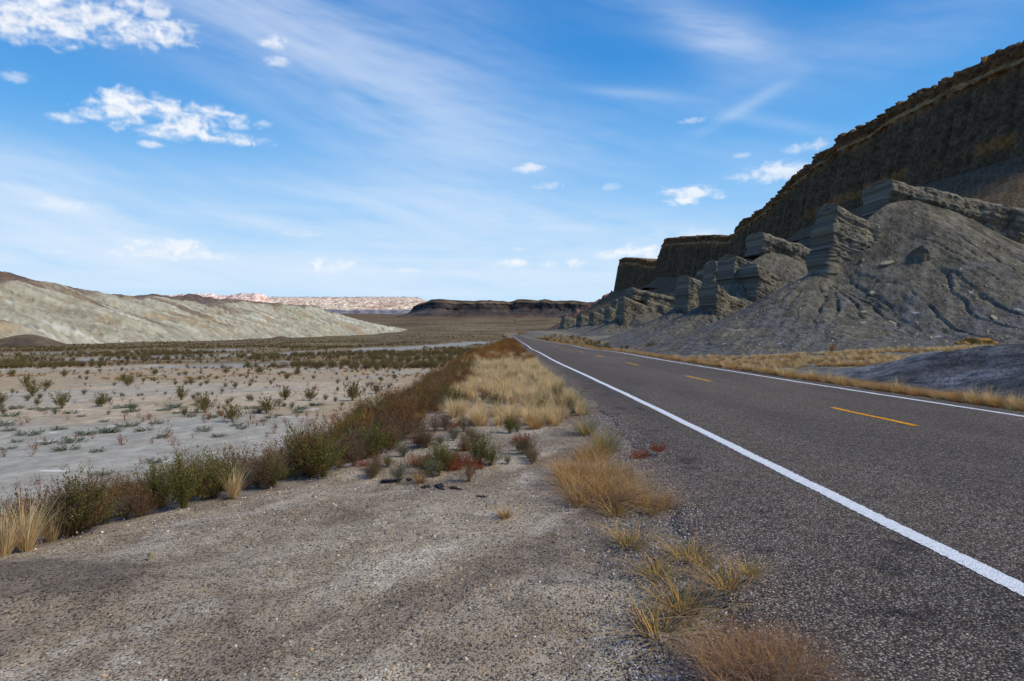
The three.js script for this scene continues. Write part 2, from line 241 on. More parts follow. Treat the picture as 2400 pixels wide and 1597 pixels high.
function eastInfo(x, d) {
  const L = lane(x, d);
  let base = mix(-0.85, 0.35, sstep(16, 44, L)) + eastRise(d) * sstep(11, 30, L) + 0.16 * fbm(x / 7, d / 7, 3);
  // low slate bank beside the ditch
  const bank = sstep(15.2, 23.5, L + 0.8 * n2(x / 5, d / 5)) * (1 - sstep(26.5, 36, L)) * (1 - sstep(25, 50, d + 3 * n2(x / 9, d / 9)));
  base += 2.05 * bank * (1 + 0.10 * fbm(x / 2.2, d / 2.2, 4)) ;
  base = mix(roadY(d) - 0.06, base, sstep(11.6, 15.4, L));
  let h = base, kind = 0, rr = 1, q = 0, cc = 0;
  const warp = 2.2 * fbm(x / 16 + 3, d / 16, 3);
  for (const m of MOUNDS) {
    const dx = x - m.x, dd = d - m.d; if (dx < -45 || Math.abs(dd) > 75) continue;
    const s = dx * m.ca + dd * m.sa, t = dd * m.ca - dx * m.sa, r = (s < 0 ? Math.hypot(s, t) : Math.abs(t)) + warp * 0.5, c = m.c(Math.max(0, s)) - base, R = m.k * Math.max(c, 2) + 7 * (s < 0 ? 1 : Math.exp(-s / 8));
    if (r >= R) continue;
    const u = clamp(r / R), top = base + c * Math.pow(1 - u, 1.5);
    if (top > h) { h = top; kind = 1; rr = u; cc = c; q = s < 0 ? Math.atan2(t, -s) * 9 * Math.sign(t || 1) + 40 * (t > 0 ? 1 : -1) : s + 60 * Math.sign(t) + m.d; }
  }
  const rd = Math.max(0, rimDist(x, d) - 7), T = 53 * Math.pow(clamp(1 - rd / 104), 1.25) + (rd < 100 ? 1.2 * fbm(x / 20, d / 20, 3) : -5);
  if (T > h) { const e = T - h; h = T; kind = 2; rr = rd / 112; q = d; }
  if (kind) {                    // rills that run down the fall line
    const wq = q + 1.6 * n2(x / 9, d / 9) + 0.5 * n2(x / 2.3, d / 2.3), f = kind === 1 ? 0.34 : 0.16;
    const big = kind === 1 ? 0.9 * (1 - Math.abs(n2(wq * 0.11 + 5, 1.7)) * 2) * sstep(0.1, 0.5, rr) * (1 - rr) : 1.2 * n2(wq * 0.07, rr * 2);
    const a = Math.abs(n2(wq * f, rr * 0.9 + 3.3)), b = Math.abs(n2(wq * f * 2.3 + 7, rr * 1.7 + 1.1));
    const zone = sstep(0.06, 0.28, rr) * (1 - sstep(0.72, 0.95, rr));
    const on = sstep(-0.25, 0.15, n2(wq * 0.19 + 2, rr * 3.1));
    h += big * 0.4 - zone * (0.75 * (1 - sstep(0.0, 0.065, a)) * sstep(-0.3, 0.1, n2(wq * 0.13 + 8, rr * 2.3)) + 0.34 * on * (1 - sstep(0.0, 0.10, b))) * Math.min(1, cc / 8 + (kind === 2 ? 1 : 0));
    h += 0.09 * fbm(x / 2.1, d / 2.1, 5, 0.62) * (1 - sstep(0.6, 0.95, rr));
  }
  return [h, kind, rr, bank, T];
}
const eastY = (x, d) => eastInfo(x, d)[0];
const EAST0 = 12.9;
function groundY(x, d) {
  const L = lane(x, d);
  if (L > 11.6 && d < 940) { if (L < EAST0 + 0.6) return eastY(x, d) - 0.02; return Math.min(eastY(x, d) - 0.8, plainY(x, d) + 1); }
  if (L > 11.6) return valleyY(d) + 5 * n2(x / 200, d / 200) * sstep(940, 1300, d);
  if (d > 900) return plainY(x, d);
  const top = bankTop(d) + 0.55 * n2(d / 3.1, 4.4), t = sstep(0, 1, (top - L) / (4.0 + 0.8 * n2(d / 5, 9)));
  const fl = roadY(d) - 0.045;
  return mix(mix(fl, plainY(x, d), t), plainY(x, d), sstep(780, 900, d));
}
const worldAt = (u, v, d) => new THREE.Vector3((u - 1203) / 1600 * d, 1.63 - (v - 787) / 1600 * d, -d);
// where the line of sight given by a reading (u, v) of the photograph meets the land, used to note down positions
function meet(u, v, from = 2, to = 900) { const sx = (u - 1203) / 1600, sy = (787 - v) / 1600; let pd = from; for (let d = from; d < to; d *= 1.012) { const y = 1.63 + sy * d, x = sx * d, g = lane(x, d) > EAST0 ? eastY(x, d) : groundY(x, d); if (y <= g) { let a = pd, b = d; for (let i = 0; i < 12; i++) { const m = (a + b) / 2, gm = lane(sx * m, m) > EAST0 ? eastY(sx * m, m) : groundY(sx * m, m); if (1.63 + sy * m <= gm) b = m; else a = m; } return new THREE.Vector3(sx * b, lane(sx * b, b) > EAST0 ? eastY(sx * b, b) : groundY(sx * b, b), -b); } pd = d; } return null; }

// ---------------------------------------------------------------- ground: the valley floor to the horizon
const kt = 1 / 0.8;               // makes up for the mean of the grain map
const mul = (c, k) => [c[0] * k, c[1] * k, c[2] * k];
const SAND = C(164, 158, 144), TAN = C(168, 149, 120), BROWN = C(122, 104, 74), GREY = C(152, 149, 142), SALT = C(222, 220, 212), DRY = C(122, 107, 76), DRY2 = C(98, 84, 58), OLIVE = C(98, 88, 54);
function groundColor(x, d, y) {
  const a = fbm(x / 9, d / 14, 4), b = fbm(x / 31 + 4, d / 44, 3), f = fbm(x * 1.3, d * 0.8, 3);
  let c = mixc(SAND, TAN, sstep(23, 30, d + 5 * a));
  c = mixc(c, BROWN, sstep(0.0, 0.5, b + 0.25 * f) * sstep(40, 64, d) * 0.55);
  c = mixc(c, mixc(BROWN, OLIVE, sstep(-0.3, 0.4, a)), sstep(64, 100, d + 16 * b) * 0.85);
  c = mixc(c, mixc(DRY, DRY2, sstep(-0.35, 0.35, fbm(x / 120, d / 40, 4))), sstep(230, 420, d));
  if (d > 430) c = mixc(c, mixc(C(130, 114, 84), C(86, 70, 50), sstep(-0.5, 0.5, fbm(x / 160, d / 60, 4))), 0.7 * sstep(500, 1100, d));
  if (d > 1700) c = mixc(c, C(106, 84, 62), sstep(1700, 2400, d) * 0.6);
  const L = lane(x, d);
  // pale dry silt flat beyond the bank, with salt crusts
  const flat = ELL(x, d, -19, 37, 11, 9, 2 * a) > 0 ? 1 : 0; if (flat) c = mixc(c, C(194, 178, 154), 0.5);
  c = mixc(c, SALT, sstep(0.72, 0.86, fbm(x / 2.6 + 30, d / 0.9, 4) + 0.18 * fbm(x / 12, d / 12, 2)) * (1 - sstep(26, 44, d)) * 0.8);
  c = mixc(c, C(166, 157, 141), sstep(0.18, 0.42, fbm(x / 16 + 50, d / 9, 4)) * sstep(26, 36, d) * (1 - sstep(90, 150, d)) * 0.75); c = mixc(c, GREY, wash(x, d) * 0.92);
  if (d < 900) { const top = bankTop(d); c = mixc(c, C(134, 118, 98), sstep(0, 2.2, L - (top - 4.5 + a)) * 0.85); }
  if (d < 40 && L > bankTop(d) - 1.2) c = mixc(c, C(142, 131, 120), 0.9);
  c = mul(c, 1 + 0.08 * f);
  return mul(c, kt);
}
{
  const xs = seq([-9000, -3000, 600], [-3000, -600, 120], [-600, -180, 14], [-180, -60, 2.4], [-60, -24, 0.5], [-24, -9, 0.22], [-9, 3.2, 0.16], [3.2, 11.2, 2], [11.2, 14, 0.35], [14, 180, 8], [180, 1000, 80], [1000, 9000, 800]);
  const ds = seq([-14, 0.5, 2.5], [0.5, 16, 0.16], [16, 45, 0.24], [45, 120, 0.7], [120, 300, 2.4], [300, 1000, 9], [1000, 4000, 60], [4000, 14000, 700]);
  struct('ground', sheet(xs, ds, groundY, groundColor, follow), M.soil);
}

// ---------------------------------------------------------------- gravel pull-out beside the road
function edgeX(d) { return (table0(d) + 0.16 * n2(d * 0.55, 3) + 0.09 * n2(d * 2.1, 8) + 0.04 * n2(d * 7.3, 2)); }
const table0 = table([[-10, 1.0], [1.5, 1.05], [3.2, 1.1], [5, 1.3], [7, 1.5], [10, 1.75], [14, 1.95], [25, 2.05], [60, 2.2], [200, 2.3], [900, 2.3]]);
{
  const xs = seq([-9.5, -5.5, 0.09], [-5.5, 2.6, 0.045]), ds = seq([-2, 1.6, 0.3], [1.6, 9, 0.04], [9, 16, 0.07], [16, 34, 0.2]);
  const dark = C(106, 96, 86), brown = C(140, 127, 110), tan = C(157, 146, 129), pale = C(180, 171, 156);
  const h = (x, d) => {
    const L = lane(x, d), top = bankTop(d) + 0.35 * n2(d / 1.4, 14.4), edge = sstep(0.0, 0.9, top + 0.35 - L);
    const mound = 0.10 * Math.exp(-(((x + 3.3) / 1.2) ** 2 + ((d - 4.3) / 0.65) ** 2));
    return groundY(x, d) + 0.03 - 0.16 * edge - 0.06 * sstep(28, 34, d) + 0.018 * fbm(x / 0.9, d / 0.9, 3) + 0.006 * fbm(x * 6, d * 6, 2) + mound;
  };
  const col = (x, d) => {
    const along = x * 0.88 - d * 0.47, across = x * 0.47 + d * 0.88;   // scraped streaks run towards the road
    const a = fbm(across / 3.2, along / 0.75, 5), b = fbm(across / 1.4 + 7, along / 0.55 + 2, 5), e = fbm(x * 2.3, d * 2.3, 3);
    let c = mixc(brown, tan, sstep(-0.35, 0.35, a + 0.3 * e));
    c = mixc(c, pale, sstep(0.22, 0.6, b + 0.3 * e) * 0.7);
    c = mixc(c, dark, sstep(0.15, 0.6, -a + 0.45 * fbm(x, d, 4)) * 0.42);
    c = mixc(c, dark, sstep(0.05, 0.6, Math.exp(-(((x + 3.2) / 0.95) ** 2 + ((d - 4.45) / 0.42) ** 2)) + 0.2 * e) * 0.85);
    c = mixc(c, C(98, 90, 84), sstep(0.35, 1.15, (x - 0.45 * n2(d / 1.1, 5) - 0.5 * (d < 9 ? 0 : 0.4)) + 0.5 * e) * 0.7);
    return mul(c, 2.05);
  };
  struct('gravel_shoulder', sheet(xs, ds, h, col), M.gravel);
}
const shoulderY = (x, d) => groundY(x, d) + 0.03;

// ---------------------------------------------------------------- road with its painted lines
const roadMesh = (() => {
  const NL = 64, ds = seq([-14, 1.5, 1.5], [1.5, 20, 0.09], [20, 70, 0.4], [70, 300, 2.5], [300, 860, 8]), nd = ds.length, pos = [], uv = [], col = [], idx = [];
  for (const d of ds) {
    const e = edgeX(d), off = roadC(d) - 6.86;
    for (let i = 0; i <= NL; i++) {
      const t = i / NL, L = i === 0 ? e - 0.03 : i <= 12 ? e + (3.0 - e) * Math.pow((i - 1) / 11, 1.3) : 3.0 + (11.25 + 0.06 * n2(d * 1.7, 6) - 3.0) * (i - 12) / (NL - 12);
      const x = L + off, crown = -0.012 * Math.abs(L - 6.86);
      const y = roadY(d) + 0.06 + crown + (i === 0 ? -0.09 : i === 1 ? -0.022 : i === 2 ? -0.008 : 0) - (i === NL ? 0.1 : 0) + 0.006 * fbm(x / 1.5, d / 1.5, 2);
      pos.push(x, y, -d); uv.push(x, d);
      const sh = 1 - sstep(3.0, 3.3, L), f = fbm(x / 0.8, d / 2.6, 4), tr = Math.exp(-(((L - 4.1) / 0.45) ** 2)) + Math.exp(-(((L - 5.9) / 0.45) ** 2)) + Math.exp(-(((L - 7.9) / 0.45) ** 2)) + Math.exp(-(((L - 9.6) / 0.45) ** 2));
      let c = mixc(C(97, 93, 86), C(90, 87, 81), sh); c = mixc(c, C(112, 106, 97), 0.6 * sstep(-0.25, 0.5, fbm(x / 2.5 + 3, d / 14, 4)));
      c = mul(c, 1 + 0.10 * f - 0.05 * tr * (0.6 + 0.4 * n2(d / 9, 2)));
      const tar = sstep(0.30, 0.62, fbm(x / 0.5 + 11, d / 0.95 + 3, 4) + 0.25 * fbm(x / 2.2, d / 6, 2) - 0.1) * sh; c = mixc(c, C(58, 55, 58), tar * 0.75);
      const dust = sstep(0.15, 1.0, 1 - (L - e) / 0.9 + 0.7 * fbm(x * 1.6, d * 1.6, 4)) * (i < 13 ? 1 : 0); c = mixc(c, C(118, 108, 98), dust * 0.6);
      col.push(...mul(c, 3.05));
    }
  }
  for (let j = 0; j < nd - 1; j++) for (let i = 0; i < NL; i++) { const a = j * (NL + 1) + i, b = a + 1, c = a + NL + 1, e = c + 1; idx.push(a, b, c, b, e, c); }
  const g = new THREE.BufferGeometry(); g.setAttribute('position', new THREE.Float32BufferAttribute(pos, 3)); g.setAttribute('uv', new THREE.Float32BufferAttribute(uv, 2)); g.setAttribute('color', new THREE.Float32BufferAttribute(col, 3)); g.setIndex(idx); g.computeVertexNormals();
  return struct('road', g, M.asphalt);
})();
const paintN = periodicNoise(512, 12, 5, 6, 0.75);
const paintTex = dataTex(512, (x, y) => { const v = paintN[y * 512 + x], k = v < 0.31 ? 0.5 : clamp(0.86 + (v - 0.5) * 0.5); const q = srgb8(k); return [q, q, q]; }, true);
M.white = mat({ color: new THREE.Color().setRGB(0.82, 0.84, 0.85), map: rep(paintTex, 1 / 0.5), bumpMap: rep(asphaltTex.bump, 1 / 2.1), bumpScale: 0.005, roughness: 0.7 });
M.yellow = mat({ color: new THREE.Color().setRGB(...C(240, 166, 12)), map: rep(paintTex, 1 / 0.5), bumpMap: rep(asphaltTex.bump, 1 / 2.1), bumpScale: 0.005, roughness: 0.7 });
function stripe(name, L0, w, d0, d1, step, m, seed) {
  const ds = seq(...step), pos = [], uv = [], idx = [];
  const rag = 0.016;
  for (const d of ds) { const off = roadC(d) - 6.86;
    for (let i = 0; i < 5; i++) { const t = i / 4, L = L0 + (t - 0.5) * w + (i === 0 ? 1 : i === 4 ? -1 : 0) * rag * (0.7 * n2(d * 9, seed + i) + 0.9 * n2(d * 23, seed + i + 3)), x = L + off; pos.push(x, roadY(d) + 0.0645 - 0.012 * Math.abs(L - 6.86) + 0.006 * fbm(x / 1.5, d / 1.5, 2), -d); uv.push(x, d); } }
  for (let j = 0; j < ds.length - 1; j++) for (let i = 0; i < 4; i++) { const a = j * 5 + i; idx.push(a, a + 1, a + 5, a + 1, a + 6, a + 5); }
  const g = new THREE.BufferGeometry(); g.setAttribute('position', new THREE.Float32BufferAttribute(pos, 3)); g.setAttribute('uv', new THREE.Float32BufferAttribute(uv, 2)); g.setIndex(idx); g.computeVertexNormals();
  return part(name, g, m, roadMesh);
}
const wl = stripe('edge_line', 3.24, 0.165, -14, 700, [[-14, 3, 1], [3, 16, 0.02], [16, 60, 0.25], [60, 300, 2.5], [300, 720, 8]], M.white, 1); wl.userData.label = 'white edge line beside the gravel shoulder';
const wr = stripe('edge_line', 10.42, 0.165, -14, 700, [[-14, 8, 1], [8, 30, 0.06], [30, 60, 0.25], [60, 300, 2.5], [300, 720, 8]], M.white, 9); wr.userData.label = 'white edge line beside the shale bank';
for (let k = -1; k < 26; k++) { const d0 = 12.13 + k * 12.2; stripe('centre_dash', 7.16, 0.13, d0, d0 + 3.2, [[d0, d0 + 3.2, k < 2 ? 0.05 : 0.4]], M.yellow, 20 + k); }

// ---------------------------------------------------------------- east side: talus, hogback aprons, slate bank
{
  const xs = seq([EAST0, 20, 0.22], [20, 74, 0.2], [74, 110, 0.4], [110, 168, 1.1]), ds = seq([6, 20, 0.5], [20, 52, 0.26], [52, 66, 0.4], [66, 112, 0.2], [112, 175, 0.5], [175, 320, 1.1], [320, 640, 2.2], [640, 945, 4]);
  const info = new Map();
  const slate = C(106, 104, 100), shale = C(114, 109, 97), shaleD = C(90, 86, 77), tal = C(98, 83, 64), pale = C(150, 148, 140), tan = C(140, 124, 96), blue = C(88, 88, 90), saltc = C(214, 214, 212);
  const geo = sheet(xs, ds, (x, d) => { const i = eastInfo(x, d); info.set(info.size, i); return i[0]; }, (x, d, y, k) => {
    const [h, kind, rr, bank] = info.get(k), a = fbm(x / 6, d / 6, 4), b = fbm(x / 1.3, d / 1.3, 3), L = lane(x, d);
    let c;
    if (kind === 2) c = mixc(tal, C(108, 93, 74), sstep(-0.4, 0.5, a));
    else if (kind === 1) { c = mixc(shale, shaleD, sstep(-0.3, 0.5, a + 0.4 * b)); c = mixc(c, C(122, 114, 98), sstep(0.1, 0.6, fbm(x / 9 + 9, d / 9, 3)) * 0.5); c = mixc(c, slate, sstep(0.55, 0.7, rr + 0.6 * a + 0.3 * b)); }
    else { c = mixc(C(132, 126, 112), C(150, 136, 108), sstep(-0.3, 0.4, a)); c = mixc(c, C(120, 122, 120), sstep(0.1, 0.5, fbm(x / 4 + 2, d / 10, 3)) * 0.8); }
    if (bank > 0.02) { const streak = fbm((x + 0.35 * d) / 0.55, (d - 0.35 * x) / 1.7, 4); c = mixc(c, mixc(mixc(blue, C(126, 128, 132), sstep(-0.5, 0.6, -(L - 20) * 0.05 + a + 0.1 * (d - 34))), C(66, 70, 78), sstep(0.1, 0.55, streak) * 0.8), sstep(0.02, 0.2, bank)); }
    c = mixc(c, saltc, sstep(0.86, 1.0, fbm(x / 2.2 + 40, d / 1.6, 4) + 0.3 * n2(x / 11, d / 11)) * (kind === 1 && rr > 0.3 ? 0.7 : 0));
    return mul(c, kt * (1 + 0.12 * b));
  }, follow);
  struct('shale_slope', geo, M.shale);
}

// ---------------------------------------------------------------- hogback fins: dipping beds with undercut faces
function fin(D, u0, u1, vt0, vt1, vb0, vb1, wide, dip, seed, opt = {}) {
  const A = worldAt(u0, vb0, D), B = worldAt(u1, vb1, D), len = Math.max(1.5, (B.x - A.x)) * 1.06, yT0 = worldAt(u0, vt0, D).y, yT1 = worldAt(u1, vt1, D).y, yB0 = A.y, yB1 = B.y, ang = opt.a ?? 0.16, ca = Math.cos(ang), sa = Math.sin(ang);
  const sc = Math.max(1, D / 130), ns = Math.min(170, Math.max(24, Math.round(len / (0.13 * sc)))), nl = Math.max(22, Math.round((yT0 - yB0) / (0.10 * sc))), nt = Math.max(10, Math.round(wide / (0.3 * sc)));
  const ring = [];                // cross-section parameter: side facing the camera up, over the top, down the far side
  for (let i = 0; i <= nl; i++) ring.push([-1, i / nl]); for (let i = 1; i <= nt; i++) ring.push([-1 + 2 * i / nt, 1]); for (let i = nl - 1; i >= 0; i--) ring.push([1, i / nl]);
  const NZ = 0.5, pos = [], uv = [], col = [], idx = [], R = ring.length, ss = [];
  const ne = 14; for (let i = 0; i < ne; i++) ss.push(NZ * Math.pow(i / ne, 4)); for (let i = 0; i <= ns; i++) ss.push(NZ + (len - NZ) * i / ns);
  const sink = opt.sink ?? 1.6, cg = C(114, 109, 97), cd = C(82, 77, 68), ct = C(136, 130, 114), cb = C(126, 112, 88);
  for (let q = 0; q < ss.length; q++) {
    const s = ss[q], f = s / len, e = Math.min(1, s / NZ), nose = Math.pow(1 - Math.pow(1 - e, 4), 0.25), tail = opt.tail ? Math.pow(clamp((1 - f) * 5), 0.5) : 1;
    const y0 = mix(yB0, yB1, f) - sink, y1 = mix(yT0, yT1, f) + 0.35 * n2(s / 2.6, seed) + 0.12 * n2(s / 0.7, seed + 4) - 0.6 * (1 - nose), w = 0.5 * wide * nose * tail * (1 + 0.16 * n2(s / 3.1, seed + 8));
    for (const [side, t] of ring) {
      const rd = Math.min(0.55, 0.09 * wide), y = mix(y0, y1 - rd, t), round = Math.abs(side) < 1 ? 1 - 0.0 : 1, bed = y + dip * s;
      // harder and softer beds
      let led = 0.16 * n2(bed / 1.1, seed * 3.1) + 0.15 * n2(bed / 0.42, seed + 2.2) + 0.10 * n2(bed / 0.2, seed + 6.6) + 0.12 * n2(s / 3.5 + seed, bed / 0.5);
      const joint = 0.35 * Math.max(0, 0.10 - Math.abs(n2(s / 2.6 + 0.5 * side, seed + 1.5 + y * 0.05))) * 6, big = 0.6 * fbm3(s / 4.2, y / 4.2, seed + side * 3, 3), fine = 0.10 * fbm3(s / 0.5, y / 0.28, seed + side * 2, 2);
      const cap = opt.cap ? 0.75 * sstep(0.42, 0.72, t) : 0, lean = -(opt.lean ?? 0) * (1 - t);
      const out = (led * 0.62 * (opt.led ?? 1) - joint * 0.8 + big * 0.8 + fine + cap + lean) * Math.min(1, nose * 1.3);
      const shoulder = Math.abs(side) < 1 ? -0.9 * Math.pow(Math.abs(side), 6) * 0.5 - 0.25 * side * side : t > 0.94 ? 0 : 0;
      const p = Math.sign(side) * Math.min(1, Math.abs(side)) * (w * (Math.abs(side) === 1 ? 1 - 0.10 * Math.pow(t, 8) : 0.9) + out), sOut = (1 - e) * (-0.5 * led - 0.4 * fbm3(0.5, y / 2.4, seed, 2) + (opt.rake ?? 1.2) * (t - 0.8));
      const yy = y + (Math.abs(side) < 1 ? shoulder * 0 + 0.2 * fbm3(s / 1.3, side * 2, seed, 2) * (1 - side * side) + rd * (1 - Math.pow(Math.abs(side), 2.6)) : 0), S = s + sOut;
      // local to world: s runs east and away, p runs towards (-) and away from (+) the viewer
      pos.push(S * ca - p * sa, yy - A.y, -(S * sa + p * ca)); uv.push(side === -1 || side === 1 ? s : s, side === -1 || side === 1 ? y : y1 + (side + 1) * w);
      const n = n2(bed / 0.5, seed + 2.2) + 0.6 * n2(bed / 0.17, seed + 4.4); let c = mixc(cg, cd, (0.48 + 0.4 * n2(s / 3.3 + seed, y / 2.7)) * sstep(-0.1, 0.7, n)); c = mixc(c, cb, sstep(0.25, 0.7, n2(bed / 2.2 + 9, s / 9 + seed)) * 0.45);
      c = mixc(c, C(58, 57, 56), sstep(0.25, 0.6, n2(s / 0.9 + seed, y / 6)) * 0.5 * (Math.abs(side) === 1 ? 1 : 0));   // varnish running down the faces
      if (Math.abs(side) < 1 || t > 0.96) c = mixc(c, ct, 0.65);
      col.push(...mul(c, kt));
    }
  }
  for (let j = 0; j < ss.length - 1; j++) for (let i = 0; i < R - 1; i++) { const a = j * R + i, b = a + 1, c = a + R, e2 = c + 1; idx.push(a, c, b, b, c, e2); }
  const g = new THREE.BufferGeometry(); g.setAttribute('position', new THREE.Float32BufferAttribute(pos, 3)); g.setAttribute('uv', new THREE.Float32BufferAttribute(uv, 2)); g.setAttribute('color', new THREE.Float32BufferAttribute(col, 3)); g.setIndex(idx); g.computeVertexNormals();
  const o = thing('rock_fin', g, M.rock, opt.label, 'rock fin', 'rock fins along the shale slope'); o.position.set(A.x, A.y, -D); return o;
}
// D, u nose, u tail, top v at nose and tail, foot v at nose and tail, width, dip, seed
fin(95, 1930, 2062, 478, 535, 655, 590, 5.2, 0.42, 1, { label: 'tall square-nosed grey fin on the largest shale mound', rake: 2.4, tail: 1, sink: 2.2 });
fin(102, 2047, 2560, 426, 534, 497, 598, 6.2, 0.26, 2, { label: 'long sloping caprock slab above the tall grey fin', cap: 1, a: 0.05, sink: 1.8, led: 1.2, lean: 0.5 });
fin(88, 2152, 2196, 575, 632, 640, 640, 2.6, 0.3, 3, { label: 'small dark knob of layered rock jutting from the largest mound', tail: 1, sink: 1.5 });
fin(153, 1768, 1935, 546, 596, 583, 636, 7, 0.32, 4, { label: 'thick caprock slab just behind the tall grey fin', cap: 1, sink: 1.8, lean: 0.5 });
fin(141, 1752, 1895, 616, 690, 724, 700, 7, 0.42, 5, { label: 'layered rock wall under the thick caprock slab, sharp corner towards the road', tail: 1, sink: 4, a: 0.3 });
fin(147, 1698, 1800, 598, 630, 705, 690, 7, 0.42, 6, { label: 'recessed dark rock face between two layered walls of the second mound', sink: 4, a: 0.3 });
fin(138, 1656, 1752, 660, 716, 742, 722, 6, 0.45, 7, { label: 'low wedge fin nearest the road on the second mound', tail: 1, sink: 4, a: 0.35 });
fin(166, 1661, 1712, 612, 626, 655, 655, 6, 0.3, 8, { label: 'small slanting slab perched behind the second mound', cap: 1, sink: 2.5, tail: 1 });
fin(203, 1597, 1700, 644, 692, 716, 708, 8, 0.42, 9, { label: 'wedge shaped fin with a slanting top on the third mound', tail: 1, sink: 4, a: 0.25 });
fin(226, 1640, 1700, 632, 650, 668, 672, 6, 0.3, 10, { label: 'worn slab on the saddle above the third mound', sink: 2 });
fin(301, 1473, 1575, 675, 697, 697, 714, 10, 0.3, 11, { label: 'long flat slab capping the fourth mound', cap: 1, sink: 1 });
fin(296, 1453, 1530, 694, 724, 745, 740, 10, 0.42, 12, { label: 'striped block fin below the long flat slab', sink: 4 });
fin(299, 1506, 1580, 702, 724, 740, 735, 10, 0.42, 13, { label: 'dark layered wall continuing the striped block fin', tail: 1, sink: 4 });
fin(365, 1421, 1470, 718, 738, 752, 748, 10, 0.4, 14, { label: 'rounded double fin beyond the striped block fin', sink: 2.5 });
fin(372, 1438, 1470, 701, 708, 716, 718, 10, 0.3, 15, { label: 'small cap slab above the rounded double fin', sink: 2 });
fin(440, 1385, 1432, 730, 746, 760, 755, 12, 0.4, 16, { label: 'grooved blunt fin, third from the far end of the row', sink: 3 });
fin(446, 1405, 1430, 724, 729, 735, 737, 9, 0.3, 17, { label: 'tiny cap slab above the grooved blunt fin', sink: 2 });
fin(520, 1356, 1394, 736, 750, 763, 758, 14, 0.4, 18, { label: 'ribbed fin, second from the far end of the row', sink: 3 });
fin(620, 1319, 1362, 741, 752, 770, 764, 16, 0.3, 19, { label: 'darkest blunt fin at the far end of the row', sink: 3, rake: 4 });

// ---------------------------------------------------------------- cliffs: a rim line, a cap, a fluted face and what lies below
function cliff(name, curve, step, prof, colFn, opt) {
  const len = curve.getLength(), n = Math.round(len / step), pts = curve.getSpacedPoints(n), T = prof.length, pos = [], uv = [], col = [], idx = [];
  let ts = [];                    // arc length down the profile, for the texture
  { let a = 0, px, py; for (const [o, y] of prof) { if (px !== undefined) a += Math.hypot(o - px, y - py); px = o; py = y; ts.push(a); } }
  for (let i = 0; i <= n; i++) {
    const p = pts[i], a = pts[Math.max(0, i - 3)], b = pts[Math.min(n, i + 3)], tx = b.x - a.x, tz = b.z - a.z, tl = Math.hypot(tx, tz), nx = tz / tl, nz = -tx / tl, s = i / n * len;
    const r = opt.disp(s, p);
    for (let j = 0; j < T; j++) {
      const [o, dy, zone] = prof[j], y = p.y + dy + r.rim * (zone <= 1 ? 1 : Math.max(0, 1 + dy / 14) * 0.6), q = opt.face(s, p.y + dy, zone, p) , out = o + r.out * (zone === 0 ? 0.4 : 1) + q;
      pos.push(p.x + nx * out, y, p.z + nz * out); uv.push(s, ts[j]); col.push(...colFn(s, p.y + dy, dy, zone, p));
    }
  }
  for (let i = 0; i < n; i++) for (let j = 0; j < T - 1; j++) { const a = i * T + j, b = a + 1, c = a + T, e = c + 1; idx.push(a, c, b, b, c, e); }
  const g = new THREE.BufferGeometry(); g.setAttribute('position', new THREE.Float32BufferAttribute(pos, 3)); g.setAttribute('uv', new THREE.Float32BufferAttribute(uv, 2)); g.setAttribute('color', new THREE.Float32BufferAttribute(col, 3)); g.setIndex(idx); g.computeVertexNormals();
  return struct(name, g, opt.mat);
}
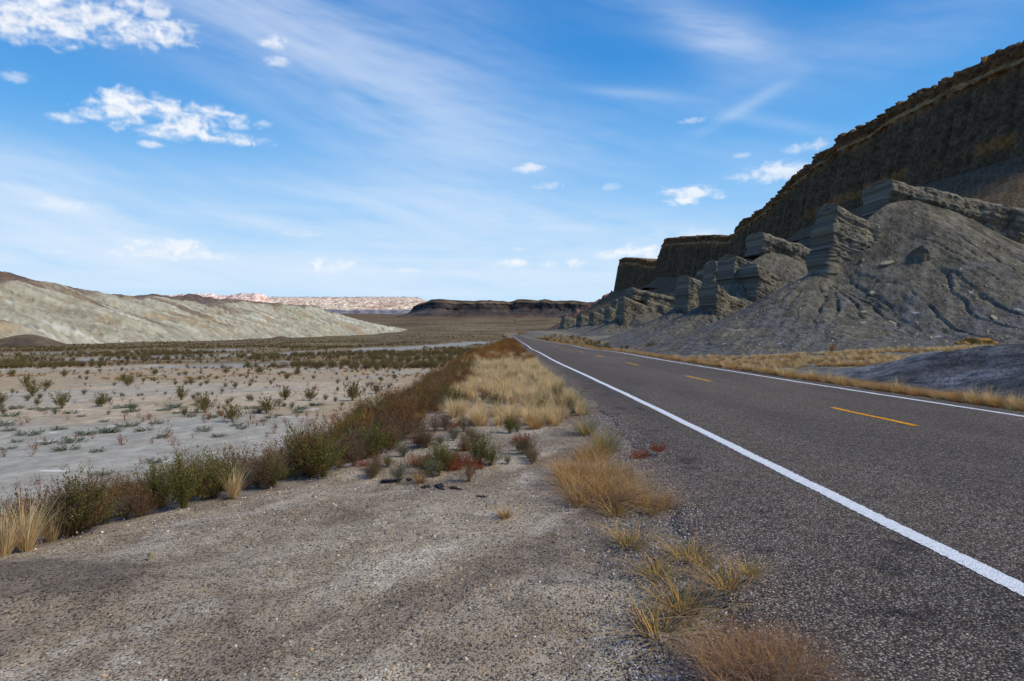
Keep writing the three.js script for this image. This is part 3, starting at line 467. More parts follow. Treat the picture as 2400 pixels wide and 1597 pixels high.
{
  const prof = [[-70, -6, 0], [-30, -1.2, 0], [-12, -0.4, 0], [-5, 0.0, 0], [-2, 0.1, 0], [-0.6, 0.1, 1]];
  for (let i = 1; i <= 12; i++) prof.push([0.4 + i * 0.04, -i * 0.4, 1]);                 // caprock
  for (let i = 1; i <= 10; i++) prof.push([0.9 + i * 0.22, -4.8 - i * 0.25, 2]);          // tan ledge below it
  for (let i = 1; i <= 80; i++) prof.push([3.1 + i * 0.06, -7.3 - i * 0.36, 3]);         // grey face
  for (let i = 1; i <= 12; i++) prof.push([7.9 + i * 1.2, -36.1 - i * 0.9, 4]);
  const grey = C(96, 83, 65), greyD = C(72, 61, 46), tan = C(150, 120, 82), tanD = C(110, 84, 54), orange = C(148, 106, 56);
  cliff('cliff', rimCurve, 0.75, prof, (s, y, dy, zone, p) => {
    const st = n2(y / 1.1, s / 60) + 0.6 * n2(y / 0.4, s / 40), f = fbm(s / 7, y / 3, 3), v = n2(s / 1.8, y / 14);
    let c;
    if (zone === 0) c = mixc(C(128, 108, 82), C(104, 88, 70), sstep(-0.4, 0.4, f));
    else if (zone === 1) c = mixc(tanD, C(88, 70, 54), sstep(-0.3, 0.5, st + f));
    else if (zone === 2) c = mixc(tan, tanD, sstep(-0.3, 0.6, f + 0.5 * st));
    else c = mixc(grey, greyD, sstep(-0.6, 0.8, st * 0.35 + 0.7 * f));
    if (zone === 3) { const tb = sstep(-7.3 - 3.5 - 4 * n2(s / 22, 4), -7.3, dy); c = mixc(c, mixc(tan, tanD, 0.5), tb * 0.7); c = mixc(c, C(60, 51, 40), sstep(0.15, 0.55, v) * 0.45);
      c = mixc(c, orange, sstep(-0.25, 0.2, n2(s / 16 + 3, 7.7) + 0.3 * f) * sstep(27.5, 28.5, -dy + 1.2 * n2(s / 9, 1)) * (1 - sstep(31, 33, -dy + 1.2 * n2(s / 5, 7))) * (1 - sstep(300, 380, -p.z)) * 0.5); }
    if (zone === 4) c = C(100, 86, 67);
    return mul(c, kt);
  }, { mat: M.rock,
    disp: (s, p) => { const k = Math.floor(s / 3.2 + 0.8 * n2(s / 9, 3)), j = GZ[PERM[k & 255]], k2 = Math.floor(s / 1.3 + n2(s / 4, 8)), j2 = GZ[PERM[(k2 + 90) & 255]];
      return { rim: 1.5 * n2(s / 17, 2.2) + 0.9 * j * sstep(-0.2, 0.4, n2(s / 12, 5)) + 0.55 * j2, out: 3.2 * n2(s / 34, 6.1) + 1.6 * n2(s / 12, 1.3) }; },
    face: (s, y, zone, p) => {
      if (zone === 0) return 0;
      const led = 0.5 * n2(y / 1.6, s / 90 + 2) + 0.35 * n2(y / 0.6, s / 50);
      if (zone === 1) return 1.3 * GZ[PERM[Math.floor(s / 2.1 + 0.5 * n2(s / 3, 1)) & 255]] * 0.8 + led * 1.5 + 0.8 * v3(s / 1.5, y / 0.8, 3);
      if (zone === 2) return led + 0.6 * v3(s / 2, y / 1.2, 9);
      if (zone === 3) { const fl = Math.abs(n2(s / 5.2 + 0.2 * n2(s / 2, y / 12), y / 90)), fl2 = Math.abs(n2(s / 1.7, y / 25 + 3)); return led * 0.28 - 1.7 * (1 - sstep(0, 0.4, fl)) - 0.6 * (1 - sstep(0, 0.3, fl2)) + 0.16 * fbm3(s / 1.4, y / 2.4, 2, 2); }
      return 0;
    } });
}

// ---------------------------------------------------------------- pale badland hill west of the wash
{
  const foot = table([[150, -232], [300, -222], [430, -210], [600, -211], [800, -186], [900, -168], [1000, -148], [1100, -130]]);
  const top = table([[150, 40], [300, 38], [380, 35.5], [500, 33], [600, 31.5], [700, 34], [850, 35], [930, 25], [985, 12], [1030, 2], [1080, -8]]);
  const xs = seq([-470, -330, 3.2], [-330, -150, 1.25], [-150, -110, 4]), ds = seq([170, 300, 2.2], [300, 520, 1.5], [520, 800, 2], [800, 1090, 2.6]);
  const W = 80;
  const store = new Map();
  const hf = (x, d) => {
    const wob = 7 * n2(d / 38, 2.2) + 3 * n2(d / 11, 7), dist = foot(d) + wob - x, base = valleyY(d) - 0.4; let hh, t = dist / W, kind = 0;
    if (dist < 0) hh = base + dist * 0.35;
    else {
      const H = top(d) * (1 + 0.08 * n2(d / 60, 3.3)), sh = t < 1 ? Math.pow(t, 0.86) * (1.0 - 0.10 * Math.sin(t * 3.14)) : 1 + 0.02 * (t - 1);
      const rib = 1 - Math.abs(n2((d + 0.35 * dist + 6 * n2(x / 40, d / 40)) / 30, dist / 160)) * 2.4, rib2 = 1 - Math.abs(n2((d + 0.25 * dist) / 5.2, dist / 60 + 4)) * 2, env = sstep(0, 0.18, t) * (1 - 0.6 * sstep(0.8, 1.15, t));
      hh = base + H * sh + env * (7.0 * rib + 1.2 * rib2 - 4.4) + 0.2 * fbm(x / 4, d / 4, 3);
      // darker hills that stand behind the pale front
      const back = sstep(0.97, 1.5, t) * ((1 - sstep(480, 575, d)) * (7.2 + 4.0 * fbm(x / 34, d / 46, 4)) + sstep(590, 640, d) * (1 - sstep(760, 860, d)) * (4.5 + 4.0 * fbm(x / 30, d / 40, 4)));
      hh += back; if (back > 1.4 + 0.6 * n2(x / 7, d / 7)) kind = 1;
    }
    // two small brown mounds at the foot
    const m1 = 5.2 * Math.exp(-(((x + 204) / 11) ** 2 + ((d - 288) / 12) ** 2)), m2 = 3 * Math.exp(-(((x + 189) / 8) ** 2 + ((d - 556) / 12) ** 2)), m3 = 3.2 * Math.exp(-(((x + 226) / 22) ** 2 + ((d - 270) / 16) ** 2));
    if (m1 + m2 + m3 > 0.5 && dist < 14) { hh = Math.max(hh, base + m1 + m2 + m3 - 0.3); kind = 2; }
    store.set(store.size, [dist, t, kind]); return hh;
  };
  const pale = C(176, 170, 150), green = C(160, 157, 137), tan = C(164, 145, 114), white = C(206, 204, 194), brown = C(112, 94, 80), brownD = C(92, 78, 70), purple = C(104, 90, 86);
  const geo = sheet(xs, ds, hf, (x, d, y, k) => {
    const [dist, t, kind] = store.get(k), sx = (d + 0.35 * dist) , a = fbm(sx / 20, dist / 110, 4), b = fbm(sx / 5.5 + 7, dist / 90, 4), e = fbm(x / 14, d / 14, 4), f = fbm(x / 2.5, d / 2.5, 2);
    if (kind === 1) return mul(mixc(mixc(brown, purple, sstep(-0.3, 0.3, e)), C(140, 124, 98), sstep(0.25, 0.6, fbm(x / 12 + 5, d / 9, 4))), kt * (1 + 0.2 * f));
    if (kind === 2) return mul(mixc(C(108, 94, 76), C(84, 74, 62), sstep(-0.3, 0.4, e)), kt * (1 + 0.2 * f));
    let c = mixc(pale, green, sstep(-0.4, 0.4, e));
    c = mixc(c, tan, sstep(0.12, 0.5, fbm(x / 26 + 3, d / 40, 4) + 0.35 * a) * 0.7);
    c = mixc(c, brown, sstep(0.24, 0.6, a + 0.25 * n2(sx / 40, 3) + 0.12 * f) * 0.75 * sstep(0.05, 0.3, t)); c = mixc(c, C(136, 124, 104), sstep(0.05, 0.45, fbm(sx / 7 + 31, dist / 60, 4)) * 0.55);
    c = mixc(c, white, sstep(0.46, 0.68, b + 0.25 * e + 0.1 * f) * 0.7);
    c = mixc(c, brownD, sstep(0.55, 0.8, fbm(sx / 2.6 + 19, dist / 16, 4) + 0.3 * e) * 0.55);
    if (t > 0.97) c = mixc(c, brown, sstep(0.97, 1.05, t + 0.08 * e) * 0.75);
    return mul(c, kt * (1 + 0.10 * f));
  });
  struct('badland_hill', geo, M.hill);
}

// ---------------------------------------------------------------- far country
{ // mesa across the head of the valley, cloud shadow put into its dark colours
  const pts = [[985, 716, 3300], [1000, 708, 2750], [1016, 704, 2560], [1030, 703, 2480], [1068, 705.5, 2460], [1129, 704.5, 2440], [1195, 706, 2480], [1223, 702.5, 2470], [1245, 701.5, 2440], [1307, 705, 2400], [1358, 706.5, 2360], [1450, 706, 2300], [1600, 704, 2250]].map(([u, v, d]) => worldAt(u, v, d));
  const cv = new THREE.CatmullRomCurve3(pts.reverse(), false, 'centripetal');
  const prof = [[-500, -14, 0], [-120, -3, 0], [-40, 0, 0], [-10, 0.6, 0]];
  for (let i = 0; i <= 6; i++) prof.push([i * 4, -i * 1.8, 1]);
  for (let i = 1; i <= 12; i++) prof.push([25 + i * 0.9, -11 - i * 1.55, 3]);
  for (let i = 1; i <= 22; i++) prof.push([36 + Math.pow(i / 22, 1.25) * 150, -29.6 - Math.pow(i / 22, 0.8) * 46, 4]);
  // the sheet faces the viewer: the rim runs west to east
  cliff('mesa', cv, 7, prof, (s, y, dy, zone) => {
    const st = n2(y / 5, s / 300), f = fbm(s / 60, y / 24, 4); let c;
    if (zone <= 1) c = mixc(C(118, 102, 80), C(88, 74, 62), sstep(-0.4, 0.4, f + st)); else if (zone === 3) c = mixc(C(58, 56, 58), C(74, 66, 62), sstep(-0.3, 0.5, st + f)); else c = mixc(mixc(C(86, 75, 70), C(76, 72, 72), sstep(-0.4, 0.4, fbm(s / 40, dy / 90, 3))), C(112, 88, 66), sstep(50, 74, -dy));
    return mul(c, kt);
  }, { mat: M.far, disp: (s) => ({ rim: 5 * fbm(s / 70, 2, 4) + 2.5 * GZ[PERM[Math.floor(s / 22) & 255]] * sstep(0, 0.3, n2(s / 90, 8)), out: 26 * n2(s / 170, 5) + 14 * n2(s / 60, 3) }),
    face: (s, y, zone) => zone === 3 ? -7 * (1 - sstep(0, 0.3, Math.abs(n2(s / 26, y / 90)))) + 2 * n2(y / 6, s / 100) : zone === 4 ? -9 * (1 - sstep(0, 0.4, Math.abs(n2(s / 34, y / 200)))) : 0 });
}
{ // red knobby butte beside the end of the cliff
  const xs = seq([60, 330, 3]), ds = seq([1380, 1620, 4]);
  struct('red_butte', sheet(xs, ds, (x, d) => { const t = clamp((x - 90) / 125), crest = mix(34, 96, Math.pow(t, 1.15)) + 4 * n2(x / 22, 3), r = Math.abs(d - 1500 - 10 * n2(x / 30, 1)), k = Math.floor((x + 0.6 * d) / 9 + n2(x / 20, d / 20)); return crest - r * 0.62 + 5 * GZ[PERM[k & 255]] * sstep(60, 10, r) + 6 * fbm(x / 13, d / 13, 3) - (x < 90 ? (90 - x) * 0.6 : 0); },
    (x, d, y) => mul(mixc(mixc(C(126, 92, 80), C(96, 70, 64), sstep(-0.3, 0.3, fbm(x / 10, y / 4, 3))), C(166, 140, 112), sstep(0.2, 0.5, fbm(x / 24 + 3, d / 24, 3)) * 0.7), kt)), M.far);
}
{ // banded red and white hills
  const sky = table([[-2050, 170], [-1720, 180], [-1560, 183], [-1430, 190], [-1345, 191], [-1300, 184], [-1262, 187], [-1205, 192], [-1150, 194], [-1120, 186], [-1096, 168], [-1070, 140], [-1010, 110]]);
  const xs = seq([-2100, -980, 5]), ds = seq([2840, 3120, 7]);
  struct('banded_hill', sheet(xs, ds, (x, d) => { const r = Math.max(0, 3050 - d) + 8 * n2(x / 25, d / 40); return sky(x) + 3 * fbm(x / 24, 2, 3) - Math.max(0, r) * 0.42 - Math.max(0, d - 3070) * 0.5 + 5 * ridged(x / 34, d / 90, 2) - 6; },
    (x, d, y) => { const b = n2(y / 3.4 + 0.3 * n2(x / 60, 1), 2.2) + 0.7 * n2(y / 1.7 + 5, 4); return mul(mixc(C(244, 228, 214), C(206, 150, 132), sstep(-0.15, 0.45, b)), kt); }), M.far);
}
{ // pale slickrock plateau on the skyline over grey shale; sunlit brightness coloured in
  const h0 = table([[3900, 118], [4250, 132], [4600, 168], [4900, 192], [5400, 232], [6400, 312], [8000, 424], [9500, 540], [10000, 556], [11500, 560]]);
  const xs = seq([-7400, -4000, 120], [-4000, -250, 13]), ds = seq([3900, 5600, 16], [5600, 8000, 40], [8000, 11500, 120]);
  struct('plateau', sheet(xs, ds, (x, d) => { const k = d > 4700 ? sstep(4700, 5000, d) : 0, u = x / d; return h0(d) * mix(1, 0.62, sstep(-0.145, -0.095, u)) + k * (16 * ridged(x / 120, d / 190, 4) - 16 + 8 * GZ[PERM[(Math.floor(x / 60 + n2(x / 90, d / 90)) + 13 * Math.floor(d / 110)) & 255]]) + (1 - k) * 10 * ridged(x / 90, d / 120, 3) - 8; },
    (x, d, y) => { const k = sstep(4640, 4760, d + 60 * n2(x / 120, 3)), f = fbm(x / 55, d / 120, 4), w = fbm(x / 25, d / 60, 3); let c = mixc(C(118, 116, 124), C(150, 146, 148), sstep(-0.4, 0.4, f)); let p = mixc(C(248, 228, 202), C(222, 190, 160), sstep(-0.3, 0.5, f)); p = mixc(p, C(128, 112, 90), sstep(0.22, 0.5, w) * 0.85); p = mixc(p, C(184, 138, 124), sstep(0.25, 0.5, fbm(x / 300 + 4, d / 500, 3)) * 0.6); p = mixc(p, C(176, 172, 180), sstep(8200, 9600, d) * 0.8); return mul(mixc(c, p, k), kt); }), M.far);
}
// ---------------------------------------------------------------- plants: every blade, stem and leaf is a small face
class Blades {
  constructor() { this.p = []; this.c = []; this.i = []; }
  ribbon(pts, w, col, tip) {      // a tapering ribbon through the points
    const n = pts.length, base = this.p.length / 3; let ax = pts[n - 1][0] - pts[0][0], az = pts[n - 1][2] - pts[0][2]; const l = Math.hypot(ax, az) || 1; let sx = -az / l, sz = ax / l; if (l < 0.01) { sx = 1; sz = 0; }
    for (let k = 0; k < n; k++) { const t = k / (n - 1), h = w * 0.5 * (1 - t * 0.85), q = pts[k], c = tip ? mixc(col, tip, t) : col; if (k === n - 1) { this.p.push(q[0], q[1], q[2]); this.c.push(...c); } else { this.p.push(q[0] - sx * h, q[1], q[2] - sz * h, q[0] + sx * h, q[1], q[2] + sz * h); this.c.push(...c, ...c); } }
    for (let k = 0; k < n - 1; k++) { const a = base + k * 2; if (k === n - 2) this.i.push(a, a + 1, a + 2); else this.i.push(a, a + 1, a + 2, a + 1, a + 3, a + 2); }
  }
  flake(x, y, z, s, r, col, up = 0.5) {   // one small leaf
    const b = this.p.length / 3, a = r() * 6.283, e = (r() - 0.3) * 1.6 + up, dx = Math.cos(a) * Math.cos(e) * s, dy = Math.sin(e) * s, dz = Math.sin(a) * Math.cos(e) * s, q = a + 1.57 + (r() - 0.5), w = s * 0.32;
    this.p.push(x, y, z, x + dx * 0.5 + Math.cos(q) * w, y + dy * 0.5 + (r() - 0.5) * w, z + dz * 0.5 + Math.sin(q) * w, x + dx, y + dy, z + dz, x + dx * 0.5 - Math.cos(q) * w, y + dy * 0.5, z + dz * 0.5 - Math.sin(q) * w);
    this.c.push(...col, ...col, ...col, ...col); this.i.push(b, b + 1, b + 2, b, b + 2, b + 3);
  }
  build() { const g = new THREE.BufferGeometry(); g.setAttribute('position', new THREE.Float32BufferAttribute(this.p, 3)); g.setAttribute('color', new THREE.Float32BufferAttribute(this.c, 3)); g.setIndex(this.i); g.computeVertexNormals(); return g; }
}
const pick = (r, pal) => { const c = pal[Math.floor(r() * pal.length)], k = 0.75 + 0.5 * r(); return [c[0] * k, c[1] * k, c[2] * k]; };
function bunch(seed, o) {         // bunch grass: a fountain of blades
  const r = rng(seed), b = new Blades(), lean0 = (r() - 0.5) * (o.wind ?? 0.3), leanA = r() * 6.28;
  for (let i = 0; i < o.n; i++) {
    const a = r() * 6.283, rad = Math.sqrt(r()) * o.foot, L = o.h * (0.45 + 0.65 * r()), out = o.out * (0.2 + 0.9 * r()) * (r() < 0.12 ? 1.7 : 1), dr = o.droop * (0.4 + r()), ca = Math.cos(a), sa = Math.sin(a), bx = ca * rad, bz = sa * rad, pts = [], m = o.seg ?? 4, tw = (r() - 0.5) * 0.7, wd = o.wild ? r() : 0;
    for (let k = 0; k <= m; k++) { const t = k / m, f = (out * t + dr * t * t) * L, y = L * (t - (0.25 * out + 0.55 * dr) * t * t) * (1 - 0.15 * out), ang = o.wild ? a + o.wild * 2.2 * (wd - 0.5) + tw * 2.4 * t : a + tw * t, c2 = Math.cos(ang), s2 = Math.sin(ang); pts.push([bx + c2 * f + Math.cos(leanA) * lean0 * t * t * L, Math.max(0.004, y), bz + s2 * f + Math.sin(leanA) * lean0 * t * t * L]); }
    const c = pick(r, o.pal); b.ribbon(pts, o.w * (0.6 + 0.8 * r()), c, r() < 0.5 ? pick(r, o.tips ?? o.pal) : null);
  }
  return b.build();
}
function weed(seed, o) {          // a branching weed: [stems, foliage]
  const r = rng(seed), st = new Blades(), fo = new Blades();
  for (let i = 0; i < o.n; i++) {
    const a = r() * 6.283, rad = r() * 0.05, el = o.flat ? 0.15 + r() * 0.9 : 0.35 + 1.2 * Math.sqrt(r()), L = o.h * (0.55 + 0.55 * r()), ca = Math.cos(a), sa = Math.sin(a), dx = ca * Math.cos(el) * (o.wide ?? 1), dy = Math.sin(el), dz = sa * Math.cos(el) * (o.wide ?? 1), pts = [], bend = 0.25 * (r() - 0.3);
    for (let k = 0; k <= 3; k++) { const t = k / 3; pts.push([ca * rad + dx * L * t + (r() - 0.5) * 0.02, Math.max(0.004, dy * L * t + bend * L * t * t * 0.5), sa * rad + dz * L * t + (r() - 0.5) * 0.02]); }
    st.ribbon(pts, o.w ?? 0.006, pick(r, o.stem));
    for (let j = 0; j < o.twigs; j++) {
      const t = 0.22 + 0.78 * Math.pow(r(), 0.8), k = Math.min(2, Math.floor(t * 3)), f = t * 3 - k, p = [0, 1, 2].map(q => pts[k][q] + (pts[k + 1][q] - pts[k][q]) * f), ta = a + (r() - 0.5) * 3.4, te = 0.2 + r() * 1.1, tl = o.twig * (0.5 + r()) * (1.15 - 0.6 * t), q = [p[0] + Math.cos(ta) * Math.cos(te) * tl, p[1] + Math.sin(te) * tl, p[2] + Math.sin(ta) * Math.cos(te) * tl];
      st.ribbon([p, q], (o.w ?? 0.006) * 0.7, pick(r, o.stem));
      for (let m = 0; m < o.leaf; m++) { const g = r(); fo.flake(p[0] + (q[0] - p[0]) * g, p[1] + (q[1] - p[1]) * g, p[2] + (q[2] - p[2]) * g, o.size * (0.5 + r()), r, pick(r, o.pal), o.up ?? 0.6); }
    }
  }
  return [st.build(), fo.build()];
}
M.plant = mat({ vertexColors: true, roughness: 0.9, side: THREE.DoubleSide });
M.straw = new THREE.MeshPhysicalMaterial({ vertexColors: true, roughness: 1, transmission: 0.3, thickness: 0, side: THREE.DoubleSide });
const pal = {
  straw: [C(218, 188, 132), C(200, 170, 112), C(228, 202, 152), C(180, 146, 94), C(208, 176, 118)], strawTip: [C(236, 212, 168), C(220, 190, 134)],
  gold: [C(170, 126, 58), C(148, 108, 48), C(188, 144, 70), C(124, 90, 42), C(162, 118, 52)], goldTip: [C(200, 158, 86), C(180, 136, 70)],
  green: [C(128, 124, 62), C(150, 138, 74), C(104, 104, 50), C(170, 150, 84)],
  russet: [C(112, 80, 52), C(94, 66, 44), C(126, 92, 58), C(86, 62, 44), C(120, 90, 64)], russetStem: [C(150, 112, 70), C(122, 88, 56), C(104, 76, 52)],
  orange: [C(134, 92, 48), C(118, 78, 42), C(150, 106, 56), C(104, 70, 40)], orangeStem: [C(190, 142, 70), C(160, 108, 52)],
  brown: [C(104, 84, 66), C(88, 70, 56), C(120, 96, 72), C(94, 70, 60)], brownStem: [C(128, 104, 78), C(104, 82, 62)],
  olive: [C(94, 96, 48), C(80, 84, 40), C(110, 106, 56), C(72, 74, 38), C(124, 116, 62)], oliveStem: [C(124, 112, 62), C(104, 92, 52)],
  grey: [C(116, 120, 94), C(100, 106, 84), C(130, 130, 104), C(92, 96, 76)], greyStem: [C(120, 106, 84), C(98, 86, 68)],
  sage: [C(132, 142, 124), C(116, 128, 110), C(146, 152, 132), C(104, 112, 96)],
  red: [C(128, 52, 38), C(146, 66, 44), C(110, 44, 36), C(150, 84, 52)], redStem: [C(160, 92, 60), C(130, 66, 46)],
  stalk: [C(136, 96, 74), C(120, 82, 64), C(152, 112, 86)], rabbit: [C(112, 104, 66), C(98, 92, 58), C(128, 116, 74), C(88, 80, 54), C(138, 122, 82)],
};
const straws = [1, 2, 3, 4].map(k => bunch(100 + k, { n: 190, h: 0.58, foot: 0.055, out: 0.42, droop: 0.16, w: 0.007, pal: pal.straw, tips: pal.strawTip, wind: 0.4 }));
const golds = [1, 2, 3].map(k => bunch(200 + k, { n: 260, h: 0.46, foot: 0.10, out: 0.85, droop: 0.34, w: 0.005, pal: pal.gold, tips: pal.goldTip, wind: 0.5 }));
const mats = [1, 2, 3].map(k => bunch(300 + k, { n: 620, h: 0.44, foot: 0.3, out: 1.0, droop: 0.42, w: 0.0052, wild: 1.6, pal: pal.gold, tips: pal.goldTip, wind: 0.6, seg: 5 }));
const rusts = [1, 2].map(k => bunch(350 + k, { n: 520, h: 0.42, foot: 0.3, out: 1.0, droop: 0.4, w: 0.0042, wild: 1.6, pal: [C(150, 108, 58), C(124, 88, 48), C(172, 128, 72), C(106, 76, 44), C(142, 92, 52)], tips: [C(182, 142, 88), C(150, 106, 62)], wind: 0.5, seg: 5 }));
const olives = [1, 2].map(k => bunch(370 + k, { n: 420, h: 0.5, foot: 0.16, out: 0.7, droop: 0.3, w: 0.005, pal: [C(132, 122, 62), C(150, 134, 72), C(112, 104, 52), C(164, 140, 78), C(172, 134, 70)], wind: 0.4, seg: 4 }));
const edges = [1, 2, 3, 4].map(k => bunch(380 + k, { n: 150, h: 0.34, foot: 0.09, out: 1.25, droop: 0.35, w: 0.0085, wild: 0.6, pal: [C(112, 104, 48), C(150, 122, 58), C(186, 146, 72), C(206, 164, 88), C(92, 84, 40), C(160, 112, 54)], wind: 0.8, seg: 4 }));
const greens = [1, 2, 3].map(k => bunch(400 + k, { n: 110, h: 0.30, foot: 0.05, out: 1.0, droop: 0.45, w: 0.006, pal: [...pal.green, ...pal.straw.slice(0, 2)], wind: 0.4 }));
const weeds = {
  russet: [1, 2, 3].map(k => weed(500 + k, { n: 84, h: 0.62, twigs: 15, twig: 0.12, leaf: 3, size: 0.013, w: 0.0045, stem: pal.russetStem, pal: pal.russet })),
  orange: [1, 2].map(k => weed(520 + k, { n: 80, h: 0.62, twigs: 15, twig: 0.13, leaf: 3, size: 0.013, w: 0.005, stem: pal.orangeStem, pal: pal.orange })),
  brown: [1, 2, 3].map(k => weed(540 + k, { n: 76, h: 0.5, twigs: 14, twig: 0.11, leaf: 3, size: 0.012, w: 0.0045, stem: pal.brownStem, pal: pal.brown })),
  olive: [1, 2, 3].map(k => weed(560 + k, { n: 100, h: 0.56, twigs: 16, twig: 0.11, leaf: 4, size: 0.014, w: 0.0045, stem: pal.oliveStem, pal: pal.olive })),
  grey: [1, 2].map(k => weed(580 + k, { n: 70, h: 0.4, twigs: 13, twig: 0.1, leaf: 4, size: 0.012, w: 0.0045, stem: pal.greyStem, pal: pal.grey })),
  red: [1, 2].map(k => weed(600 + k, { n: 76, h: 0.3, twigs: 12, twig: 0.07, leaf: 4, size: 0.011, w: 0.004, stem: pal.redStem, pal: pal.red, flat: 1 })),
  sage: [1, 2, 3].map(k => weed(620 + k, { n: 40, h: 0.32, twigs: 9, twig: 0.06, leaf: 5, size: 0.024, stem: pal.greyStem, pal: pal.sage, flat: 1 })),
  rabbit: [1, 2, 3].map(k => weed(640 + k, { n: 60, h: 0.72, twigs: 10, twig: 0.14, leaf: 5, size: 0.034, stem: pal.oliveStem, pal: pal.rabbit, up: 1.0 })),
  stalk: [1, 2, 3].map(k => weed(660 + k, { n: 9, h: 0.26, twigs: 5, twig: 0.06, leaf: 3, size: 0.016, stem: pal.stalk, pal: pal.stalk, w: 0.012, up: 1.1 })),
};
const vr = rng(4242);
const along = (x, d) => lane(x, d) > EAST0 ? eastY(x, d) : lane(x, d) > edgeX(d) && lane(x, d) < 11.3 ? roadY(d) + 0.055 : d < 30 && lane(x, d) > bankTop(d) && lane(x, d) < 2.5 ? shoulderY(x, d) : groundY(x, d);
function plantGrass(name, variants, x, d, s, label, category, group, m = M.straw) {
  const o = thing(name, variants[Math.floor(vr() * variants.length)], m, label, category, group); o.position.set(x, along(x, d) - 0.012 * s, -d); o.rotation.y = vr() * 6.283; o.scale.set(s * (0.85 + 0.3 * vr()), s, s * (0.85 + 0.3 * vr())); return o;
}
function plantWeed(name, kind, x, d, s, label, category, group, sy = 1) {
  const v = weeds[kind], [st, fo] = v[Math.floor(vr() * v.length)], o = thing(name, null, null, label, category, group); part('stems', st, M.plant, o); part('foliage', fo, M.plant, o);
  o.position.set(x, along(x, d) - 0.015 * s, -d); o.rotation.y = vr() * 6.283; o.scale.set(s * (0.85 + 0.3 * vr()), s * sy, s * (0.85 + 0.3 * vr())); return o;
}
// ground position of a reading taken from the photograph (where the plant stands)
const spot = (u, v) => { const p = meet(u, v); return [p.x, -p.z]; };

// -- labels: which of its kind, told by the nearest thing that stands out
const bankList = [];
const LAND = {};
const landmark = (phrase, u, v) => { const [x, d] = spot(u, v); LAND[phrase] = [x, d]; };
landmark('the straw clump at the bank end', 62, 1296); landmark('the largest green bush', 430, 1196); landmark('the upright straw tuft', 548, 1172); landmark('the low green bush', 640, 1146); landmark('the tallest rust-orange weed', 790, 1050); landmark('the largest rust-orange weed', 850, 1046); landmark('the red weed patch', 1080, 1096); landmark('the small crimson weed', 1222, 1042); landmark('the tar lumps', 1030, 1150);
landmark('the thickest round shrub', 145, 958); landmark('the tall loose green shrub', 480, 968); landmark('the dark sprawling shrub', 545, 990); landmark('the big bank-foot shrub', 826, 940); landmark('the upright pair of shrubs', 700, 940); landmark('the bright silt patch', 890, 870); landmark('the lone plain shrub', 605, 876); landmark('the shrub in the wash bed', 150, 884); landmark('the blue plastic scrap', 312, 1103); landmark('the blue scrap', 352, 978); landmark('the olive shrub by the wash', 75, 930); landmark('the dark verge shrub', 1030, 850); landmark('the start of the straw strip', 1000, 1000); landmark('the golden mats', 1400, 1150);
const ordinal = n => ['nearest', 'second nearest', 'third nearest', 'fourth nearest', 'fifth nearest', 'sixth nearest', 'seventh nearest', 'eighth nearest', 'ninth nearest', 'tenth nearest', 'eleventh nearest', 'twelfth nearest'][n] ?? `${n + 1}th nearest`;
function placeLabels(list) {
  const groups = {};
  for (const [o, text, x, d] of list) { let best = 1e9, name = ''; for (const [k, [lx, ld]] of Object.entries(LAND)) { const q = (x - lx) ** 2 + ((d - ld) * 0.8) ** 2; if (q < best) { best = q; name = k; } } (groups[`${text}|${name}`] ??= []).push([best, o, text, name]); }
  for (const g of Object.values(groups)) g.sort((a, b) => a[0] - b[0]).forEach(([, o, text, name], i) => { o.userData.label = `${text}, ${ordinal(i)} to ${name}`; });
}
